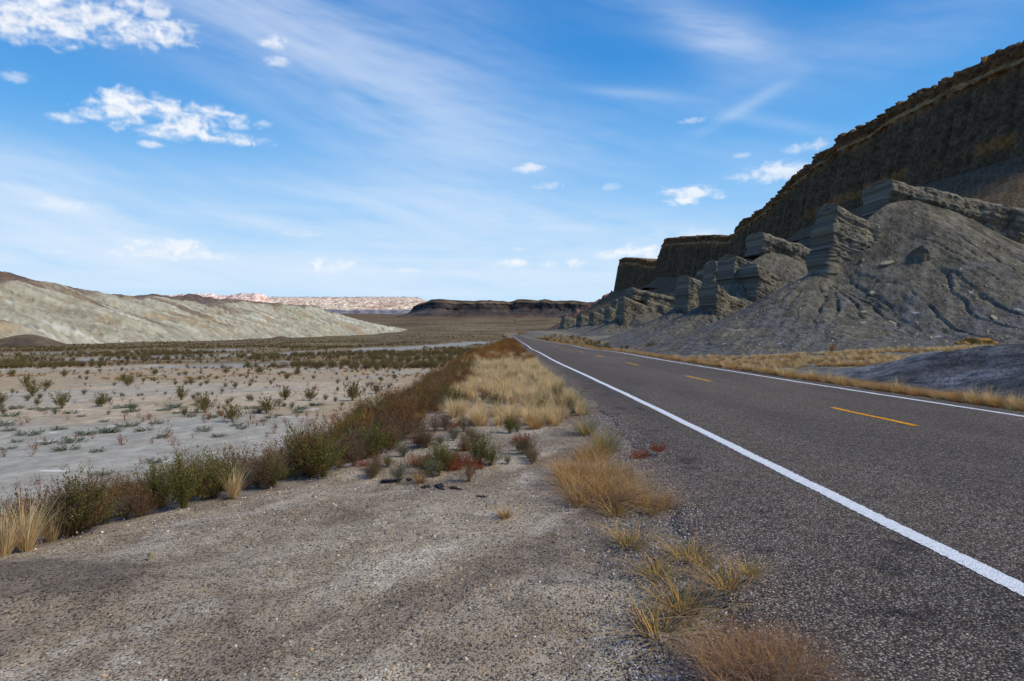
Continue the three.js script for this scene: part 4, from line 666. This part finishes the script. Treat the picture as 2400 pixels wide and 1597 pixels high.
// -- single plants one can point to
{
  const G = (fn, ...a) => fn(...a); let x, d;
  [x, d] = spot(548, 1172); plantGrass('straw_tuft', straws, x, d, 0.72, 'upright straw-coloured bunch grass against the big green weed bush', 'grass tuft');
  for (const [u, v, s] of [[8, 1312, 0.8], [62, 1296, 0.85], [120, 1268, 0.75], [30, 1280, 0.7]]) { [x, d] = spot(u, v); plantGrass('straw_tuft', straws, x, d, s, { 8: 'straw tuft cut by the frame edge at the near end of the bank', 62: 'fullest straw tuft in the clump at the near end of the bank', 120: 'straw tuft of the bank-end clump standing closest to the green bush', 30: 'straw tuft at the back of the clump at the bank end' }[u], 'grass tuft', 'straw clump at the near end of the bank'); }
  for (const [u, v, s, l] of [[430, 1196, 0.95, 'largest green weed bush, just behind the upright straw tuft'], [365, 1190, 0.8, 'rounded olive bush beside the largest green weed bush'], [500, 1168, 0.85, 'green weed bush partly behind the upright straw tuft'], [190, 1252, 0.62, 'small dark green bush near the straw clump at the bank end'], [640, 1146, 0.6, 'low green bush where the bank meets the gravel']]) { [x, d] = spot(u, v); plantWeed('weed_bush', 'olive', x, d, s, l, 'bush'); }
  for (const [u, v, s, k, l] of [[790, 1050, 1.0, 'orange', 'tall rust-orange weed with pale stems on the bank top'], [850, 1046, 1.05, 'orange', 'largest rust-orange weed beside the tall one on the bank'], [730, 1052, 0.85, 'russet', 'dark russet weed at the edge of the rust-orange weeds'], [905, 1020, 0.9, 'russet', 'russet weed joining the straw grass strip'], [830, 1098, 0.7, 'brown', 'wide brown weed in front of the rust-orange weeds'], [760, 1104, 0.62, 'grey', 'grey-brown weed at the foot of the rust-orange weeds']]) { [x, d] = spot(u, v); plantWeed('weed_bush', k, x, d, s, l, 'bush'); }
  for (const [u, v, s, l] of [[1012, 1106, 0.7, 'low red-tipped weed on the gravel, half green'], [1080, 1096, 0.75, 'brightest red weed patch on the open gravel'], [1222, 1042, 0.6, 'small crimson weed alone on the gravel'], [1500, 1080, 0.62, 'dark red weed growing out of the asphalt'], [1545, 1076, 0.55, 'red sprig beside the dark red weed on asphalt'], [850, 1100, 0.4, 'small maroon weed at the edge of the brown weeds']]) { [x, d] = spot(u, v); plantWeed('red_weed', 'red', x, d, s, l, 'weed'); }
  for (const [u, v, s, k, l] of [[1150, 1096, 0.45, 'olive', 'green weed at the end of the red patch'], [1000, 1118, 0.4, 'olive', 'green weed in front of the red-tipped weed'], [985, 1030, 0.7, 'brown', 'dark brown weed between gravel and straw grass'], [1045, 1012, 0.55, 'brown', 'thin brown weed nearest the straw grass'], [1110, 1050, 0.5, 'brown', 'sparse brown weed behind the bright red patch'], [945, 1076, 0.5, 'grey', 'grey weed beside the bare gravel'], [1215, 1062, 0.25, 'olive', 'tiny green weed under the small crimson weed']]) { [x, d] = spot(u, v); plantWeed('gravel_weed', k, x, d, s, l, 'weed'); }
  for (const [u, v, s, l] of [[1400, 1188, 1.09, 'largest golden dry grass mat at the asphalt edge'], [1370, 1145, 0.98, 'golden grass mat behind the largest mat'], [1455, 1178, 0.98, 'golden grass mat spreading onto the asphalt'], [1530, 1196, 0.7, 'trailing end of the golden mats on the asphalt'], [1345, 1118, 0.9, 'golden grass at the gravel side of the mats'], [1432, 1128, 1.0, 'golden grass in the middle of the mats'], [1388, 1084, 0.85, 'paler golden grass behind the golden mats'], [1730, 1612, 0.55, 'rusty dry grass clump at the bottom edge'], [1840, 1622, 0.55, 'dry grass clump beside the rusty one at the bottom edge'], [1780, 1680, 0.6, 'dry grass clump cut off by the bottom edge']]) { [x, d] = spot(u, v); plantGrass('grass_mat', v > 1500 ? rusts : mats, x, d, v > 1500 ? s * 1.2 : s * 0.92, l, 'grass mat'); }
  for (const [u, v, s, l] of [[1420, 1066, 1.9, 'olive green grass tuft at the head of the golden mats'], [1372, 1024, 1.5, 'green grass tuft at the asphalt edge nearest the straw grass'], [1440, 1216, 0.6, 'sparse grass in front of the largest golden mat'], [1530, 1212, 0.35, 'tiny yellow tuft on asphalt chips'], [1475, 1292, 0.75, 'slanting yellow tuft on the pavement edge'], [1610, 1322, 0.7, 'green and yellow tuft growing from the asphalt'], [1535, 1366, 0.55, 'flat tuft on the gravel edge below the slanting one'], [1600, 1448, 0.85, 'widest green tuft near the bottom edge'], [1700, 1420, 0.55, 'thin tuft between asphalt chips'], [1545, 1506, 0.75, 'spiky low tuft nearest the bottom edge'], [1755, 1385, 0.4, 'small orange sprig on the asphalt'], [1650, 1362, 0.4, 'dry sprig beside the green and yellow tuft']]) { [x, d] = spot(u, v); plantGrass('grass_tuft', s > 1.4 ? olives : edges, x, d, s > 1.4 ? s * 0.62 : s * 1.25, l, 'grass tuft'); }
  for (const [u, v, s, l] of [[1182, 1222, 0.42, 'lone golden tuft on the open gravel'], [985, 1138, 0.5, 'golden sprig on gravel below the red-tipped weed'], [1255, 1010, 0.8, 'straw tuft standing apart from the straw grass strip']]) { [x, d] = spot(u, v); plantGrass('dry_tuft', golds, x, d, s, l, 'grass tuft'); }
  [x, d] = spot(1950, 826); plantWeed('tumbleweed', 'orange', x, d, 1.5, 'round orange tumbleweed at the foot of the largest shale mound', 'tumbleweed');
}
{ // a loose patch of small weeds between the gravel and the straw grass
  for (let i = 0; i < 70; i++) { const d = 7.6 + 5.2 * vr(), L = -1.7 + 2.0 * Math.pow(vr(), 1.3), q = vr(), x = L + roadC(d) - 6.86; if (n2(x * 1.1, d * 0.9) < -0.1) continue; const k = q < 0.4 ? 'brown' : q < 0.6 ? 'grey' : q < 0.75 ? 'olive' : q < 0.9 ? 'red' : 'russet', w = { brown: 'brown', grey: 'grey-green', olive: 'green', red: 'red', russet: 'russet' }[k]; bankList.push([plantWeed('patch_weed', k, x, d, 0.28 + 0.34 * vr(), '', 'weed', `small ${w} weeds of the gravel patch`), `small ${w} weed on the gravel`, x, d]); }
  for (const [u, v] of [[985, 1098], [1030, 1100], [1052, 1092], [1104, 1098], [1062, 1108], [1125, 1094]]) { const [x, d] = spot(u, v); bankList.push([plantWeed('patch_weed', vr() < 0.65 ? 'red' : 'olive', x, d, 0.5 + 0.25 * vr(), '', 'weed', 'small red weeds of the gravel patch'), 'low weed in the red patch on the gravel', x, d]); }
}
// -- weeds along the bank
{
  const kinds = [['russet', 'russet weed'], ['brown', 'brown weed'], ['olive', 'green weed'], ['grey', 'grey-green weed'], ['orange', 'rust-orange weed']];
  for (let i = 0; i < 290; i++) {
    const d = 4.0 + 30 * Math.pow(vr(), 1.55), L = bankTop(d) - 2.7 + 2.85 * Math.pow(vr(), 0.6), x = L + roadC(d) - 6.86, q = vr();
    const k = d < 7 ? (q < 0.35 ? 0 : q < 0.8 ? 1 : q < 0.92 ? 2 : 3) : d < 14 ? (q < 0.36 ? 0 : q < 0.64 ? 1 : q < 0.82 ? 2 : q < 0.94 ? 3 : 4) : (q < 0.28 ? 0 : q < 0.58 ? 1 : q < 0.82 ? 2 : q < 0.95 ? 3 : 4);
    bankList.push([plantWeed('bank_weed', kinds[k][0], x, d, (0.6 + 0.5 * vr()) * (d < 8 ? 0.85 : 1.1), '', 'weed', `${kinds[k][1]}s on the bank`), `${kinds[k][1]} on the bank`, x, d]);
  }
  for (let i = 0; i < 60; i++) { const d = 12.5 + 24 * Math.pow(vr(), 1.2), e = edgeX(d), L = bankTop(d) - 0.3 + (e - bankTop(d)) * vr() * 0.95, x = L + roadC(d) - 6.86, q = vr(), k = q < 0.4 ? 1 : q < 0.7 ? 2 : q < 0.9 ? 0 : 3; bankList.push([plantWeed('strip_weed', kinds[k][0], x, d, 0.4 + 0.4 * vr(), '', 'weed', `${kinds[k][1]}s within the straw grass`), `${kinds[k][1]} within the straw grass`, x, d]); }
  for (let i = 0; i < 16; i++) { const d = 5 + 20 * vr(), L = bankTop(d) - 0.4 - 2 * vr(); const x = L + roadC(d) - 6.86; bankList.push([plantGrass('bank_tuft', straws, x, d, 0.5 + 0.35 * vr(), '', 'grass tuft', 'straw tufts among the bank weeds'), 'straw tuft among the bank weeds', x, d]); }
}
// -- the long strip of pale straw grass beside the road
{
  const stuffM = []; let n = 0;
  const cand = [];
  for (let i = 0; i < 1150; i++) { const d = 12.6 + 44 * Math.pow(vr(), 1.35), e = edgeX(d), lo = Math.max(-2.4, bankTop(d) - 0.9), L = lo + (e - 0.25 - lo) * vr(); if (n2(L * 0.7, d * 0.35) < (d < 17 ? -0.05 : -0.3)) continue; cand.push([L + roadC(d) - 6.86, d, L - lo, e - L]); }
  cand.sort((a, b) => a[1] - b[1]);
  cand.forEach(([x, d, fromBank, fromEdge], i) => {
    const s = (0.55 + 0.45 * vr()) * (d < 16 ? 0.85 : 1), green = fromEdge < 0.5 && vr() < 0.6;
    if (i < 290) { if (green) plantGrass('verge_tuft', greens, x, d, s * 1.7, 'olive tuft on the asphalt side of the straw grass strip', 'grass tuft', 'olive tufts on the asphalt side of the straw strip'); else plantGrass('verge_tuft', straws, x, d, s, 'pale straw tuft in the long grass strip beside the road', 'grass tuft', 'pale straw tufts of the grass strip'); }
    else stuffM.push([x, d, s]);
  });
  const scatter = (name, geo, m, list, label) => { const im = new THREE.InstancedMesh(geo, m, list.length), q = new THREE.Object3D(); list.forEach(([x, d, s, sy = 1], i) => { q.position.set(x, along(x, d) - 0.02 * s, -d); q.rotation.set(0, vr() * 6.283, 0); q.scale.set(s * (0.8 + 0.4 * vr()), s * sy, s * (0.8 + 0.4 * vr())); q.updateMatrix(); im.setMatrixAt(i, q.matrix); }); im.name = numbered(name); im.userData = { kind: 'stuff', label }; scene.add(im); return im; };
  globalThis.scatterPlants = scatter;
  scatter('verge_grass_mass', straws[0], M.straw, stuffM.filter((_, i) => i % 2), 'pale straw grass farther along the road');
  scatter('verge_grass_mass', straws[2], M.straw, stuffM.filter((_, i) => i % 2 === 0), 'pale straw grass farther along the road');
}
const scatter = globalThis.scatterPlants; delete globalThis.scatterPlants;
const merged = k => k.map(([a, b]) => mergeGeometries([a, b]));
const MW = Object.fromEntries(Object.entries(weeds).map(([k, v]) => [k, merged(v)]));
// -- far side of the road: golden verge
{
  const cand = []; for (let i = 0; i < 3400; i++) { const d = 9 + 190 * Math.pow(vr(), 1.6), L = 11.4 + 2.1 * vr() * (d > 60 ? 1.6 : 1); cand.push([L + roadC(d) - 6.86, d, 0.65 + 0.5 * vr()]); }
  cand.sort((a, b) => a[1] - b[1]); const rest = [];
  cand.forEach(([x, d, s], i) => { const q = vr(); if (d > 13 && i % 4 === 0 && d < 46) { plantGrass('roadside_tuft', q < 0.6 ? golds : q < 0.8 ? straws : greens, x, d, s * (q < 0.8 ? 1 : 1.4), q < 0.6 ? 'golden brown tuft between the road and the slate bank' : q < 0.8 ? 'straw tuft between the road and the slate bank' : 'green tuft between the road and the slate bank', 'grass tuft', 'tufts between the road and the slate bank'); } else rest.push([x, d, s]); });
  scatter('roadside_grass_mass', golds[0], M.straw, rest.filter((_, i) => i % 3 === 0), 'golden roadside grass'); scatter('roadside_grass_mass', golds[1], M.straw, rest.filter((_, i) => i % 3 === 1), 'golden roadside grass'); scatter('roadside_grass_mass', greens[0], M.straw, rest.filter((_, i) => i % 3 === 2).map(([x, d, s]) => [x, d, s * 1.4]), 'olive roadside grass');
  // grass behind the slate bank, at the foot of the mounds
  const strip = []; for (let i = 0; i < 2600; i++) { const x = 17 + 44 * vr(), d = 46 + 22 * vr() + Math.max(0, 26 - x) * 1.2 * vr(); const inf = eastInfo(x, d); if (inf[1] || inf[3] > 0.15 || n2(x / 5, d / 3.5) < -0.3) continue; strip.push([x, d, 0.7 + 0.5 * vr()]); }
  scatter('meadow_grass', golds[1], M.straw, strip.filter((_, i) => i % 3), 'dry grass at the foot of the shale mounds'); scatter('meadow_grass', straws[1], M.straw, strip.filter((_, i) => i % 3 === 0), 'pale dry grass at the foot of the shale mounds');
  const far = []; for (let i = 0; i < 700; i++) { const d = 90 + 320 * vr(), x = 13 + 14 * vr() + roadC(d) - 6.86; if (eastInfo(x, d)[1]) continue; far.push([x, d, 0.7 + 0.8 * vr()]); }
  scatter('far_scrub', MW.rabbit[0], M.plant, far.filter((_, i) => i % 6 === 0), 'scrub between the road and the far mounds'); scatter('far_scrub', golds[2], M.straw, far.filter((_, i) => i % 6).map(([x, d, s]) => [x, d, s * 1.6]), 'dry grass between the road and the far mounds');
}
// -- silt flat: grey mats, dry stalks, rounded shrubs
{
  for (let i = 0; i < 75; i++) { const d = 15 + 17 * Math.pow(vr(), 0.7), x = -8.5 - vr() * d * 0.62; if (lane(x, d) > bankTop(d) - 4.6) continue; bankList.push([plantWeed('saltbush_mat', 'sage', x, d, 0.7 + 0.8 * vr(), '', 'saltbush', 'grey-green mats on the silt flat', 0.55), 'low grey-green mat on the silt', x, d]); }
  for (let i = 0; i < 120; i++) { const d = 10 + 18 * vr(), x = bankTop(d) - 4.2 - Math.pow(vr(), 1.4) * 9; bankList.push([plantWeed('dry_stalk', 'stalk', x, d, 0.7 + 0.7 * vr(), '', 'dry stalk', 'reddish dry stalks on the silt flat'), 'reddish dry stalk on the silt', x, d]); }
  const known = [[145, 958, 1.1, 'round green shrub on the edge of the silt flat, thickest of its row'], [237, 954, 0.95, 'green shrub next to the thickest round shrub'], [75, 930, 0.95, 'olive shrub in front of the grey wash bed'], [60, 905, 0.8, 'olive shrub near the frame edge below the wash'], [425, 938, 0.9, 'olive shrub above the grey mats'], [480, 968, 1.25, 'tall loose green shrub behind the bank weeds'], [545, 990, 1.2, 'dark sprawling shrub at the foot of the bank'], [625, 970, 1.1, 'dark green shrub near the foot of the bank'], [668, 938, 0.85, 'upright shrub on the tan silt, first of a pair'], [726, 940, 0.85, 'upright shrub on the tan silt, second of a pair'], [826, 940, 1.25, 'big green shrub where the bank meets the tan silt'], [928, 868, 0.9, 'grey shrub by the bright silt patch'], [882, 870, 0.85, 'dark shrub by the bright silt patch'], [865, 866, 0.75, 'smaller dark shrub by the bright silt patch'], [605, 876, 0.8, 'shrub standing alone above the tan silt'], [530, 876, 0.7, 'shrub on the edge of the wash bed'], [362, 880, 0.75, 'shrub in front of the grey wash bed'], [290, 896, 0.7, 'pair-forming shrub below the wash bed'], [298, 905, 0.65, 'lower shrub of the pair below the wash bed'], [150, 884, 0.75, 'shrub standing in the wash bed'], [1030, 850, 1.3, 'dark green shrub against the russet verge']];
  for (const [u, v, s, l] of known) { const [x, d] = spot(u, v); plantWeed('rabbitbrush', 'rabbit', x, d, s * clamp(d / 32, 0.7, 1.2), l, 'shrub'); }
  for (let i = 0; i < 64; i++) { const d = 27 + 42 * vr(), x = -6 - d * 0.74 * Math.pow(vr(), 0.9); if (lane(x, d) > bankTop(d) - 4.5) continue; const k = vr() < 0.6 ? 'rabbit' : 'grey'; bankList.push([plantWeed('plain_shrub', k, x, d, 0.3 + 0.6 * Math.pow(vr(), 1.6), '', 'shrub', k === 'rabbit' ? 'small olive shrubs on the tan plain' : 'small grey shrubs on the tan plain'), k === 'rabbit' ? 'small olive shrub on the plain' : 'small grey shrub on the plain', x, d]); }
  placeLabels(bankList);
  // low undergrowth that fills the bank between the larger weeds
  const under = []; for (let i = 0; i < 620; i++) { const d = 3.8 + 32 * Math.pow(vr(), 1.5), L = bankTop(d) - 3.7 + 3.7 * Math.pow(vr(), 0.8); under.push([L + roadC(d) - 6.86, d, (0.35 + 0.4 * vr()) * (d < 9 ? 0.9 : 1.05)]); }
  scatter('bank_undergrowth', MW.brown[0], M.plant, under.filter((_, i) => i % 4 === 0), 'brown undergrowth on the bank'); scatter('bank_undergrowth', MW.russet[2], M.plant, under.filter((_, i) => i % 4 === 1), 'russet undergrowth on the bank'); scatter('bank_undergrowth', MW.grey[1], M.plant, under.filter((_, i) => i % 4 === 2), 'grey undergrowth on the bank'); scatter('bank_undergrowth', golds[2], M.straw, under.filter((_, i) => i % 4 === 3), 'dry grass undergrowth on the bank');
  // the scrub plain beyond, which reads as one mass
  const cover = (n, d0, d1, pw, fn) => { const out = []; for (let i = 0; i < n; i++) { const d = d0 + (d1 - d0) * Math.pow(vr(), pw), x = -4 - d * 0.78 * vr(); if (lane(x, d) > bankTop(d) - 3.4 || x < -235) continue; if (wash(x, d) > 0.3) continue; const s = fn(x, d); if (s > 0) out.push([x, d, s]); } return out; };
  const dens = (x, d) => fbm(x / 24, d / 40, 4) + 0.6 * fbm(x / 90 + 3, d / 16, 3);
  const thin = d => 1 - 0.55 * sstep(200, 560, d);
  scatter('scrub_plain', MW.rabbit[0], M.plant, cover(8500, 74, 620, 1.3, (x, d) => dens(x, d) > 0.05 && vr() < thin(d) ? 0.55 + 0.6 * vr() : 0), 'olive scrub covering the valley floor');
  scatter('scrub_plain', MW.brown[2], M.plant, cover(5000, 62, 560, 1.3, (x, d) => dens(x, d) > 0.28 ? 0.8 + 0.7 * vr() : 0), 'dark scrub covering the valley floor');
  scatter('scrub_plain', MW.brown[1], M.plant, cover(8000, 70, 620, 1.25, (x, d) => vr() < 0.7 ? 0.5 + 0.6 * vr() : 0), 'brown scrub covering the valley floor');
  scatter('dry_ground_cover', golds[2], M.straw, cover(8000, 52, 560, 1.2, (x, d) => fbm(x / 11, d / 11, 3) > -0.05 ? 0.4 + 0.5 * vr() : 0), 'tan dry ground cover on the plain');
  scatter('dry_ground_cover', MW.grey[0], M.plant, cover(260, 28, 90, 1.0, () => 0.4 + 0.5 * vr()), 'grey low scrub on the plain');
  scatter('dry_ground_cover', MW.stalk[0], M.plant, cover(300, 24, 80, 1.0, () => 0.7 + 0.6 * vr()), 'dry stalks on the plain');
  const verge = []; for (let i = 0; i < 1100; i++) { const d = 40 + 260 * Math.pow(vr(), 1.4), L = bankTop(d) - 2.4 + (edgeX(d) - 0.3 - bankTop(d) + 2.4) * vr(); verge.push([L + roadC(d) - 6.86, d, 0.6 + 0.6 * vr()]); }
  scatter('verge_weeds', MW.orange[0], M.plant, verge.filter((_, i) => i % 3 === 0), 'rust-orange weeds along the far verge'); scatter('verge_weeds', MW.russet[1], M.plant, verge.filter((_, i) => i % 3 === 1), 'russet weeds along the far verge'); scatter('verge_weeds', golds[0], M.straw, verge.filter((_, i) => i % 3 === 2), 'golden grass along the far verge');
  const farv = []; for (let i = 0; i < 4200; i++) { const d = 560 + 1100 * Math.pow(vr(), 1.1), x = -0.26 * d + 0.4 * d * vr(); if (d < 880 && lane(x, d) > bankTop(d) - 2 && lane(x, d) < 14) continue; if (x < -120 - 0.03 * (d - 560) && d < 1100) continue; if (x > 12 && d < 940) continue; if (fbm(x / 60, d / 90, 3) < -0.1) continue; farv.push([x, d, 0.9 + 1.2 * vr()]); }
  scatter('far_scrub', MW.rabbit[2], M.plant, farv.filter((_, i) => i % 3 === 0), 'scrub on the far valley floor'); scatter('far_scrub', MW.brown[0], M.plant, farv.filter((_, i) => i % 3), 'brown scrub on the far valley floor');
}
// ---------------------------------------------------------------- stones, litter, posts
function boulder(seed, sx, sy, sz, rough = 0.25) { const g = new THREE.IcosahedronGeometry(1, 3), p = g.attributes.position, col = []; const r = rng(seed), o = r() * 40, c0 = [0.8, 0.8, 0.8]; for (let i = 0; i < p.count; i++) { let x = p.getX(i), y = p.getY(i), z = p.getZ(i); const k = 1 + rough * fbm3(x * 1.5 + o, y * 1.5, z * 1.5, 3); const f = v => Math.sign(v) * Math.pow(Math.abs(v), 0.7); p.setXYZ(i, f(x) * k * sx, f(y) * k * sy, f(z) * k * sz); const m = 0.85 + 0.2 * v3(x * 5 + o, y * 5, z * 5); col.push(m, m, m); } g.setAttribute('color', new THREE.Float32BufferAttribute(col, 3)); g.computeVertexNormals(); return g; }
{
  const tint = (c) => mat({ color: new THREE.Color().setRGB(...c), vertexColors: true });
  const stoneM = tint(C(158, 146, 118)), slabM = tint(C(160, 150, 126)), ochre = tint(C(164, 122, 66));
  let [x, d] = spot(354, 1334); const st = thing('stone', boulder(1, 0.022, 0.05, 0.02, 0.2), stoneM, 'upright pale stone poking out of the dark gravel patch', 'stone'); st.position.set(x, along(x, d) + 0.045, -d); st.rotation.set(0.15, 0.5, -0.12);
  // loose slabs on the largest mound
  const slabs = [[2080, 618, 0.75, 0.2, 0.5, 'pale flat slab lying below the tall fin, largest on the mound'], [2044, 688, 0.4, 0.18, 0.3, 'squarish pale slab lower on the mound'], [2095, 758, 0.55, 0.1, 0.3, 'thin pale slab on the lower slope of the mound'], [2022, 612, 0.3, 0.25, 0.2, 'small tilted block beside the tall fin'], [1970, 742, 0.3, 0.08, 0.2, 'small pale chip slab on the mound flank'], [2024, 732, 0.35, 0.09, 0.25, 'thin chip slab near the middle of the mound'], [2330, 745, 0.4, 0.1, 0.3, 'flat slab near the white salt streaks']];
  slabs.forEach(([u, v, a, b, c, l], i) => { const p = meet(u, v, 40, 200); if (!p) return; const o = thing('rock_slab', boulder(20 + i, a, b, c, 0.3), slabM, l, 'rock slab'); o.position.copy(p); o.position.y += b * 0.3; o.rotation.set(0.4, i * 1.3, 0.2); });
  [[2280, 806, 0.9, 0.5], [2300, 808, 1.1, 0.55], [2262, 809, 0.7, 0.35]].forEach(([u, v, a, b], i) => { const p = meet(u, v, 30, 200); if (!p) return; const o = thing('ochre_boulder', boulder(40 + i, a, b, a, 0.35), ochre, ['ochre earth lump in the middle of the yellow heap by the grass', 'largest ochre lump of the yellow heap by the grass', 'smallest ochre lump of the yellow heap by the grass'][i], 'boulder', 'yellow heap by the grass'); o.position.copy(p); o.position.y += b * 0.2; });
  // scattered chips of sandstone on the mounds
  const chip = boulder(60, 1, 0.35, 0.7, 0.3), list = []; const cr = rng(99);
  for (let i = 0; i < 15000; i++) { const x = 26 + 62 * cr(), d = 66 + 100 * Math.pow(cr(), 1.5), inf = eastInfo(x, d); if (inf[1] !== 1 || inf[2] > 0.93) continue; if (fbm(x / 5, d / 5, 2) < -0.25) continue; list.push([x, inf[0], d, 0.03 + 0.12 * Math.pow(cr(), 4)]); }
  const im = new THREE.InstancedMesh(new THREE.IcosahedronGeometry(1, 0), tint(C(158, 148, 128)), list.length), q = new THREE.Object3D(), cc = new THREE.Color();
  im.geometry.setAttribute('color', new THREE.Float32BufferAttribute(new Array(im.geometry.attributes.position.count * 3).fill(1), 3));
  list.forEach(([x, y, d, s], i) => { q.position.set(x, y + s * 0.1, -d); q.rotation.set(cr(), cr() * 6, cr()); q.scale.set(s * (1 + cr()), s * (0.3 + 0.4 * cr()), s); q.updateMatrix(); im.setMatrixAt(i, q.matrix); const m = 0.6 + 0.6 * cr(); im.setColorAt(i, cc.setRGB(m, m * 0.97, m * 0.92)); });
  im.name = 'rock_rubble'; im.userData = { kind: 'stuff', label: 'pale sandstone rubble strewn over the shale mounds' }; scene.add(im);
  // loose gravel: on the pull-out and along the broken asphalt edge
  const pebble = boulder(70, 1, 0.62, 0.85, 0.3); const small = new THREE.IcosahedronGeometry(1, 1); { const p = small.attributes.position; for (let i = 0; i < p.count; i++) { const x = p.getX(i), y = p.getY(i), z = p.getZ(i), k = 1 + 0.3 * v3(x * 1.4 + 3, y * 1.4, z * 1.4); p.setXYZ(i, x * k, y * k * 0.62, z * k * 0.85); } small.computeVertexNormals(); }
  const peb = []; const pr = rng(123);
  for (let i = 0; i < 42000; i++) { const d = 2.4 + 12 * Math.pow(pr(), 1.8), e = edgeX(d), near = pr() < 0.55, L = near ? e + 0.55 * (pr() + pr() + pr() - 1.9) : bankTop(d) + (e - bankTop(d)) * pr(); if (L < bankTop(d)) continue; peb.push([L + roadC(d) - 6.86, d, near ? 0.0035 + 0.006 * Math.pow(pr(), 2) : 0.003 + 0.009 * Math.pow(pr(), 4), near]); }
  const pm = new THREE.InstancedMesh(small, mat({ color: 0xffffff }), peb.length); const pc = [C(120, 112, 108), C(92, 88, 88), C(168, 158, 148), C(206, 196, 184), C(140, 122, 106), C(74, 72, 74), C(190, 160, 126)], pd = [C(92, 88, 90), C(70, 67, 70), C(140, 134, 132), C(190, 186, 184), C(110, 104, 104)];
  peb.forEach(([x, d, s, near], i) => { const L = lane(x, d), y = L > edgeX(d) ? roadY(d) + 0.06 - 0.012 * Math.abs(L - 6.86) : shoulderY(x, d) + 0.018 * fbm(x / 0.9, d / 0.9, 3); q.position.set(x, y + s * 0.25, -d); q.rotation.set(pr(), pr() * 6, pr()); q.scale.setScalar(s); q.updateMatrix(); pm.setMatrixAt(i, q.matrix); const c = near ? pd[Math.floor(pr() * pd.length)] : pc[Math.floor(pr() * pc.length)]; pm.setColorAt(i, cc.setRGB(...c)); });
  pm.name = 'loose_gravel'; pm.userData = { kind: 'stuff', label: 'loose gravel and asphalt chips on the shoulder' }; scene.add(pm);
  // lumps of old tar on the gravel
  const tarM = tint(C(58, 56, 58)); [[905, 1136, 0.05], [930, 1133, 0.04], [1030, 1150, 0.07], [1065, 1152, 0.05], [1000, 1148, 0.04], [960, 1130, 0.04], [1130, 1172, 0.035]].forEach(([u, v, s], i) => { const [x, d] = spot(u, v), o = thing('tar_lump', boulder(80 + i, s * 1.1, s * 0.22, s * 0.55, 0.9), tarM, ['black tar lump at the far end of the row, nearest the bank', 'small tar lump beside the one nearest the bank', 'largest black tar lump on the gravel', 'tar lump touching the largest one', 'tar lump just before the largest one', 'tar lump between the two groups of lumps', 'lone tar lump nearest the golden mats'][i], 'tar lump', 'black tar lumps on the gravel'); o.position.set(x, along(x, d) + s * 0.1, -d); o.rotation.y = i; });
  // litter
  const paper = mat({ color: new THREE.Color().setRGB(0.82, 0.83, 0.84), roughness: 0.7, side: THREE.DoubleSide }), scrap = (seed, a) => { const g = new THREE.PlaneGeometry(a, a * 0.5, 8, 4); g.rotateX(-Math.PI / 2); const p = g.attributes.position; for (let i = 0; i < p.count; i++) p.setY(i, 0.012 + 0.02 * n2(p.getX(i) * 30 + seed, p.getZ(i) * 30)); g.computeVertexNormals(); return g; };
  [[232, 1262, 0.06, paper, 'white paper scrap on the gravel near the bank'], [312, 1103, 0.14, mat({ color: new THREE.Color().setRGB(0.5, 0.56, 0.66), roughness: 0.5, side: THREE.DoubleSide }), 'pale blue plastic scrap on the silt below the bank'], [352, 978, 0.12, mat({ color: new THREE.Color().setRGB(0.1, 0.13, 0.4), roughness: 0.4, side: THREE.DoubleSide }), 'small blue scrap among the grey mats']].forEach(([u, v, a, m, l], i) => { const [x, d] = spot(u, v), o = thing('litter_scrap', scrap(i * 9, a), m, l, 'litter'); o.position.set(x, along(x, d) + 0.004, -d); o.rotation.y = i + 0.4; });
  // delineator posts
  const dark = mat({ color: new THREE.Color().setRGB(0.03, 0.028, 0.026) }), refl = mat({ color: new THREE.Color().setRGB(0.6, 0.58, 0.5), roughness: 0.4 });
  [[1198, 799, 'dark roadside marker post on the russet verge near the road end', 1.0], [1372.5, 803, 'thin roadside marker post below the far shale aprons', 1.0]].forEach(([u, v, l, h], i) => { const [x, d] = spot(u, v), o = thing('marker_post', null, null, l, 'marker post'); const g = new THREE.CylinderGeometry(0.07, 0.08, h * 1.1, 8); g.translate(0, h * 0.5, 0); part('post', g, dark, o); const c = new THREE.BoxGeometry(0.12, 0.16, 0.03); c.translate(0, h * 0.92, 0.085); part('reflector', c, refl, o); o.position.set(x, along(x, d), -d); });
}
// ---------------------------------------------------------------- done
scene.traverse(o => { if (o.isMesh) { o.castShadow = true; o.receiveShadow = true; } });
renderer.render(scene, camera);
